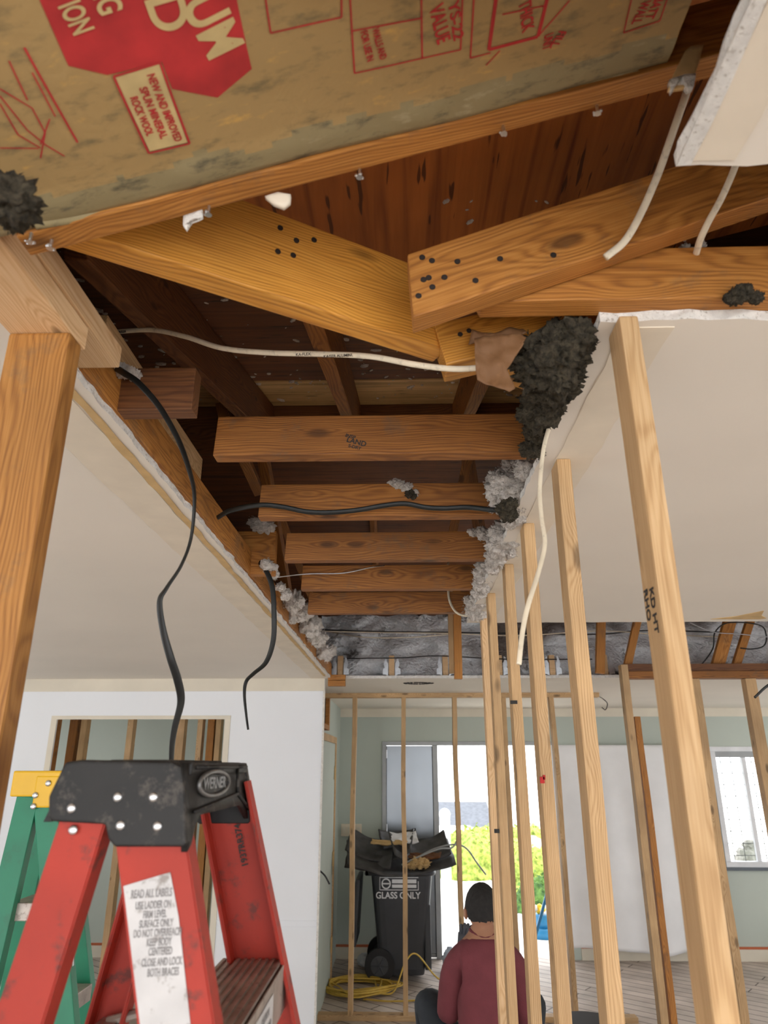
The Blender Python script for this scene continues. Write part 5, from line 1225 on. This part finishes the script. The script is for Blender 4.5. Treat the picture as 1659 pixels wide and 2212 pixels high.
# shirt: torso and sleeves, a little wider than the body
V2 = [(0, 0, .44), (0, -.01, .56), (0, -.015, .68), (0, -.014, .80), (0, .0, sh - .035), (0, .018, sh + .055)] + [(-.10, .0, sh - .02), (-.150, .01, sh - .065), (-.186, .06, sh - .29), (-.15, .17, sh - .25), (.10, .0, sh - .02), (.150, .01, sh - .065), (.186, .06, sh - .29), (.17, .19, sh - .31)]
E2 = [(0, 1), (1, 2), (2, 3), (3, 4), (4, 5), (4, 6), (6, 7), (7, 8), (8, 9), (4, 10), (10, 11), (11, 12), (12, 13)]
rad2 = [(.155, .13), (.150, .125), (.150, .125), (.160, .13), (.150, .118), (.064, .060), .085, .074, .060, .052, .085, .074, .060, .052]
skin_mesh('shirt', V2, E2, rad2, M['shirt'], ps)
bm = bmesh.new(); ring = [Vector((math.cos(a) * .066, .016 + math.sin(a) * .062, sh + .075 + .012 * math.cos(a * 2))) for a in [k / 24 * 6.283 for k in range(25)]]; tube_bm(bm, ring, .007, 1, 8, up0=(0, 0, 1)); link('collar', bm_mesh(bm, 'col', True), M['shirt'], ps)
V3 = [(0, .0, .46), (-.12, .02, .45), (-.20, .22, .56), (-.275, .40, .69), (-.25, .43, .4), (-.24, .44, .14), (.12, .02, .45), (.20, .22, .56), (.275, .40, .69), (.25, .43, .4), (.24, .44, .14)]
E3 = [(0, 1), (1, 2), (2, 3), (3, 4), (4, 5), (0, 6), (6, 7), (7, 8), (8, 9), (9, 10)]
skin_mesh('trousers', V3, E3, [(.165, .13), .115, .10, .085, .068, .06, .115, .10, .085, .068, .06], M['jeans'], ps)
for s in (-1, 1):
    bm = bmesh.new(); box_bm(bm, s * .24 - .05, s * .24 + .05, .38, .66, 0, .09, .03); link('shoe', bm_mesh(bm, 'shoe', True), M['rubber'], ps)
st_ = empty('stool', (PXX, PY, 0), 'low dark stool under the seated person', 'stool')
bm = bmesh.new(); box_bm(bm, -.18, .18, -.12, .16, .30, .34, .01); link('seat', bm_mesh(bm, 's'), M['rubber'], st_)
for a in (-.15, .15):
    for b in (-.09, .13): bm = bmesh.new(); cyl_bm(bm, (a, b, 0), (a, b, .31), .015); link('leg', bm_mesh(bm, 's'), M['rubber'], st_)

# ================================================================== OUTSIDE
struct(box('path', .1, 2.2, YB + .15, 30, -.12, -.08, M['concrete']))
def bush(lab, c, r, mat, sq=.8, n=900, group=None):
    bm = bmesh.new(); bmesh.ops.create_icosphere(bm, subdivisions=5, radius=1)
    for v in bm.verts:
        n_ = v.co.normalized(); d = 1 + .16 * noise.fractal(n_ * 2.5 + Vector(c), .9, 2, 4) + .07 * noise.noise(n_ * 16); v.co = Vector((n_.x * r, n_.y * r, n_.z * r * sq)) * d
    for _ in range(n):
        d = Vector([random.gauss(0, 1) for _ in range(3)]).normalized(); p = Vector((d.x * r, d.y * r, d.z * r * sq)) * random.uniform(.98, 1.14); s = r * .05
        a = [bm.verts.new(p + Vector([random.gauss(0, s) for _ in range(3)])) for _ in range(3)]; bm.faces.new(a)
    return tag(link('bush', bm_mesh(bm, 'bush', True), mat, None, c), lab, 'bush', group)
q = P(1010, 1870, Y=14.5); bush('yellow-green rounded bush seen through the doorway, left part', (q.x, 14.5, q.z - .05), .62, M['hedge'], 1.0)
q = P(1045, 1850, Y=15.5); bush('yellow-green bush behind the rounded one in the doorway', (q.x, 15.5, q.z - .1), .75, M['hedge'], .8)
q = P(975, 1850, Y=17); bush('yellow-green bush at the left edge of the doorway view', (q.x, 17, q.z - .2), .6, M['hedge'], 1.0)
q = P(1150, 1920, Y=12.5); bush('green bush seen between the studs right of the person', (q.x, 12.5, q.z - .1), .52, M['hedge'], 1.3)
q = P(1165, 1965, Y=11.2); bush('dark green shrub low in the doorway at right', (q.x, 11.2, q.z - .1), .36, M['shrub'], 1.4)
q = P(1135, 2050, Y=11.0); bush('low green plant beside the path at the doorway', (q.x, 11.0, q.z), .22, M['shrub'], .9)
q = P(1140, 1830, Y=20); bush('distant pale green bush behind the parked rocks', (q.x, 20, q.z), .7, M['hedge'], .7)
fp = P(963, 1900, Y=11.5)
t = empty('bollard', (P(963, 1850, Y=11.5).x, 11.5, -.12), 'white round-topped post outside the doorway', 'post')
bm = bmesh.new(); cyl_bm(bm, (0, 0, 0), (0, 0, 1.25), .075, seg=20); link('shaft', bm_mesh(bm, 's', True), M['white'], t)
bm = bmesh.new(); bmesh.ops.create_uvsphere(bm, u_segments=16, v_segments=8, radius=.085, matrix=Matrix.Translation((0, 0, 1.26))); link('cap', bm_mesh(bm, 's', True), M['white'], t)
hh = P(990, 1790, Y=26); t = empty('house', (hh.x, 26, -.12), 'neighbouring house with dark shingled roof beyond the bushes', 'house')
bm = bmesh.new(); hzt = P(990, 1790, Y=26).z + .12; box_bm(bm, -2.8, 1.0, 0, 4, 0, hzt, 0); link('wall', bm_mesh(bm, 'w'), M['siding'], t)
bm = bmesh.new(); rz_ = P(990, 1755, Y=26).z + .12
vs = [bm.verts.new(p) for p in ((-3.0, -.3, hzt), (1.2, -.3, hzt), (1.2, 2, rz_ + .25), (-3.0, 2, rz_ + .25), (-3.0, 4.3, hzt), (1.2, 4.3, hzt))]
for f in ((0, 1, 2, 3), (3, 2, 5, 4), (0, 3, 4), (1, 5, 2), (0, 4, 5, 1)): bm.faces.new([vs[i] for i in f])
bmesh.ops.recalc_face_normals(bm, faces=bm.faces); link('roof', bm_mesh(bm, 'r'), M['roofing'], t)
q = P(1150, 1830, Y=16)
fluff('garden_rock', 'pale garden rocks beyond the doorway right of the bush', 'rock', [((q.x, 16, q.z - .1), .35), ((q.x + .5, 16, q.z - .2), .3)], M['stone'], 0, amp=.3)
t = empty('flower_pot', (P(1172, 1980, Y=9.6).x, 9.6, -.08), 'turquoise flower pot with small flowers outside the doorway', 'flower pot')
bm = bmesh.new(); pz_ = P(1172, 1975, Y=9.6).z; cyl_bm(bm, (0, 0, 0), (0, 0, .10), .16, .16); cyl_bm(bm, (0, 0, .1), (0, 0, pz_ - .1), .03); cyl_bm(bm, (0, 0, pz_ - .12), (0, 0, pz_ + .08), .07, .12, 20); link('pot', bm_mesh(bm, 'p', True), M['blue'], t)
for k in range(14):
    bm = bmesh.new(); bmesh.ops.create_icosphere(bm, subdivisions=2, radius=.035)
    for v in bm.verts: v.co *= 1 + .3 * noise.noise(v.co * 60 + Vector((k, 0, 0)))
    link('flower', bm_mesh(bm, 'f', True), M['yellow'] if k % 3 else M['white'], t, (random.gauss(0, .045), random.gauss(0, .045), pz_ + .09 + random.random() * .08))
# outside the window: rocks on the sill wall
fluff('garden_rock', 'pointed grey rock standing outside the window', 'rock', [(P(1615, 1848, Y=9.2), .10), (P(1618, 1825, Y=9.2), .06)], M['stone'], 0, amp=.35)
struct(box('garden_wall', 2.9, 5.4, 9.0, 9.6, -.12, P(1600, 1872, Y=9.1).z, M['concrete']))
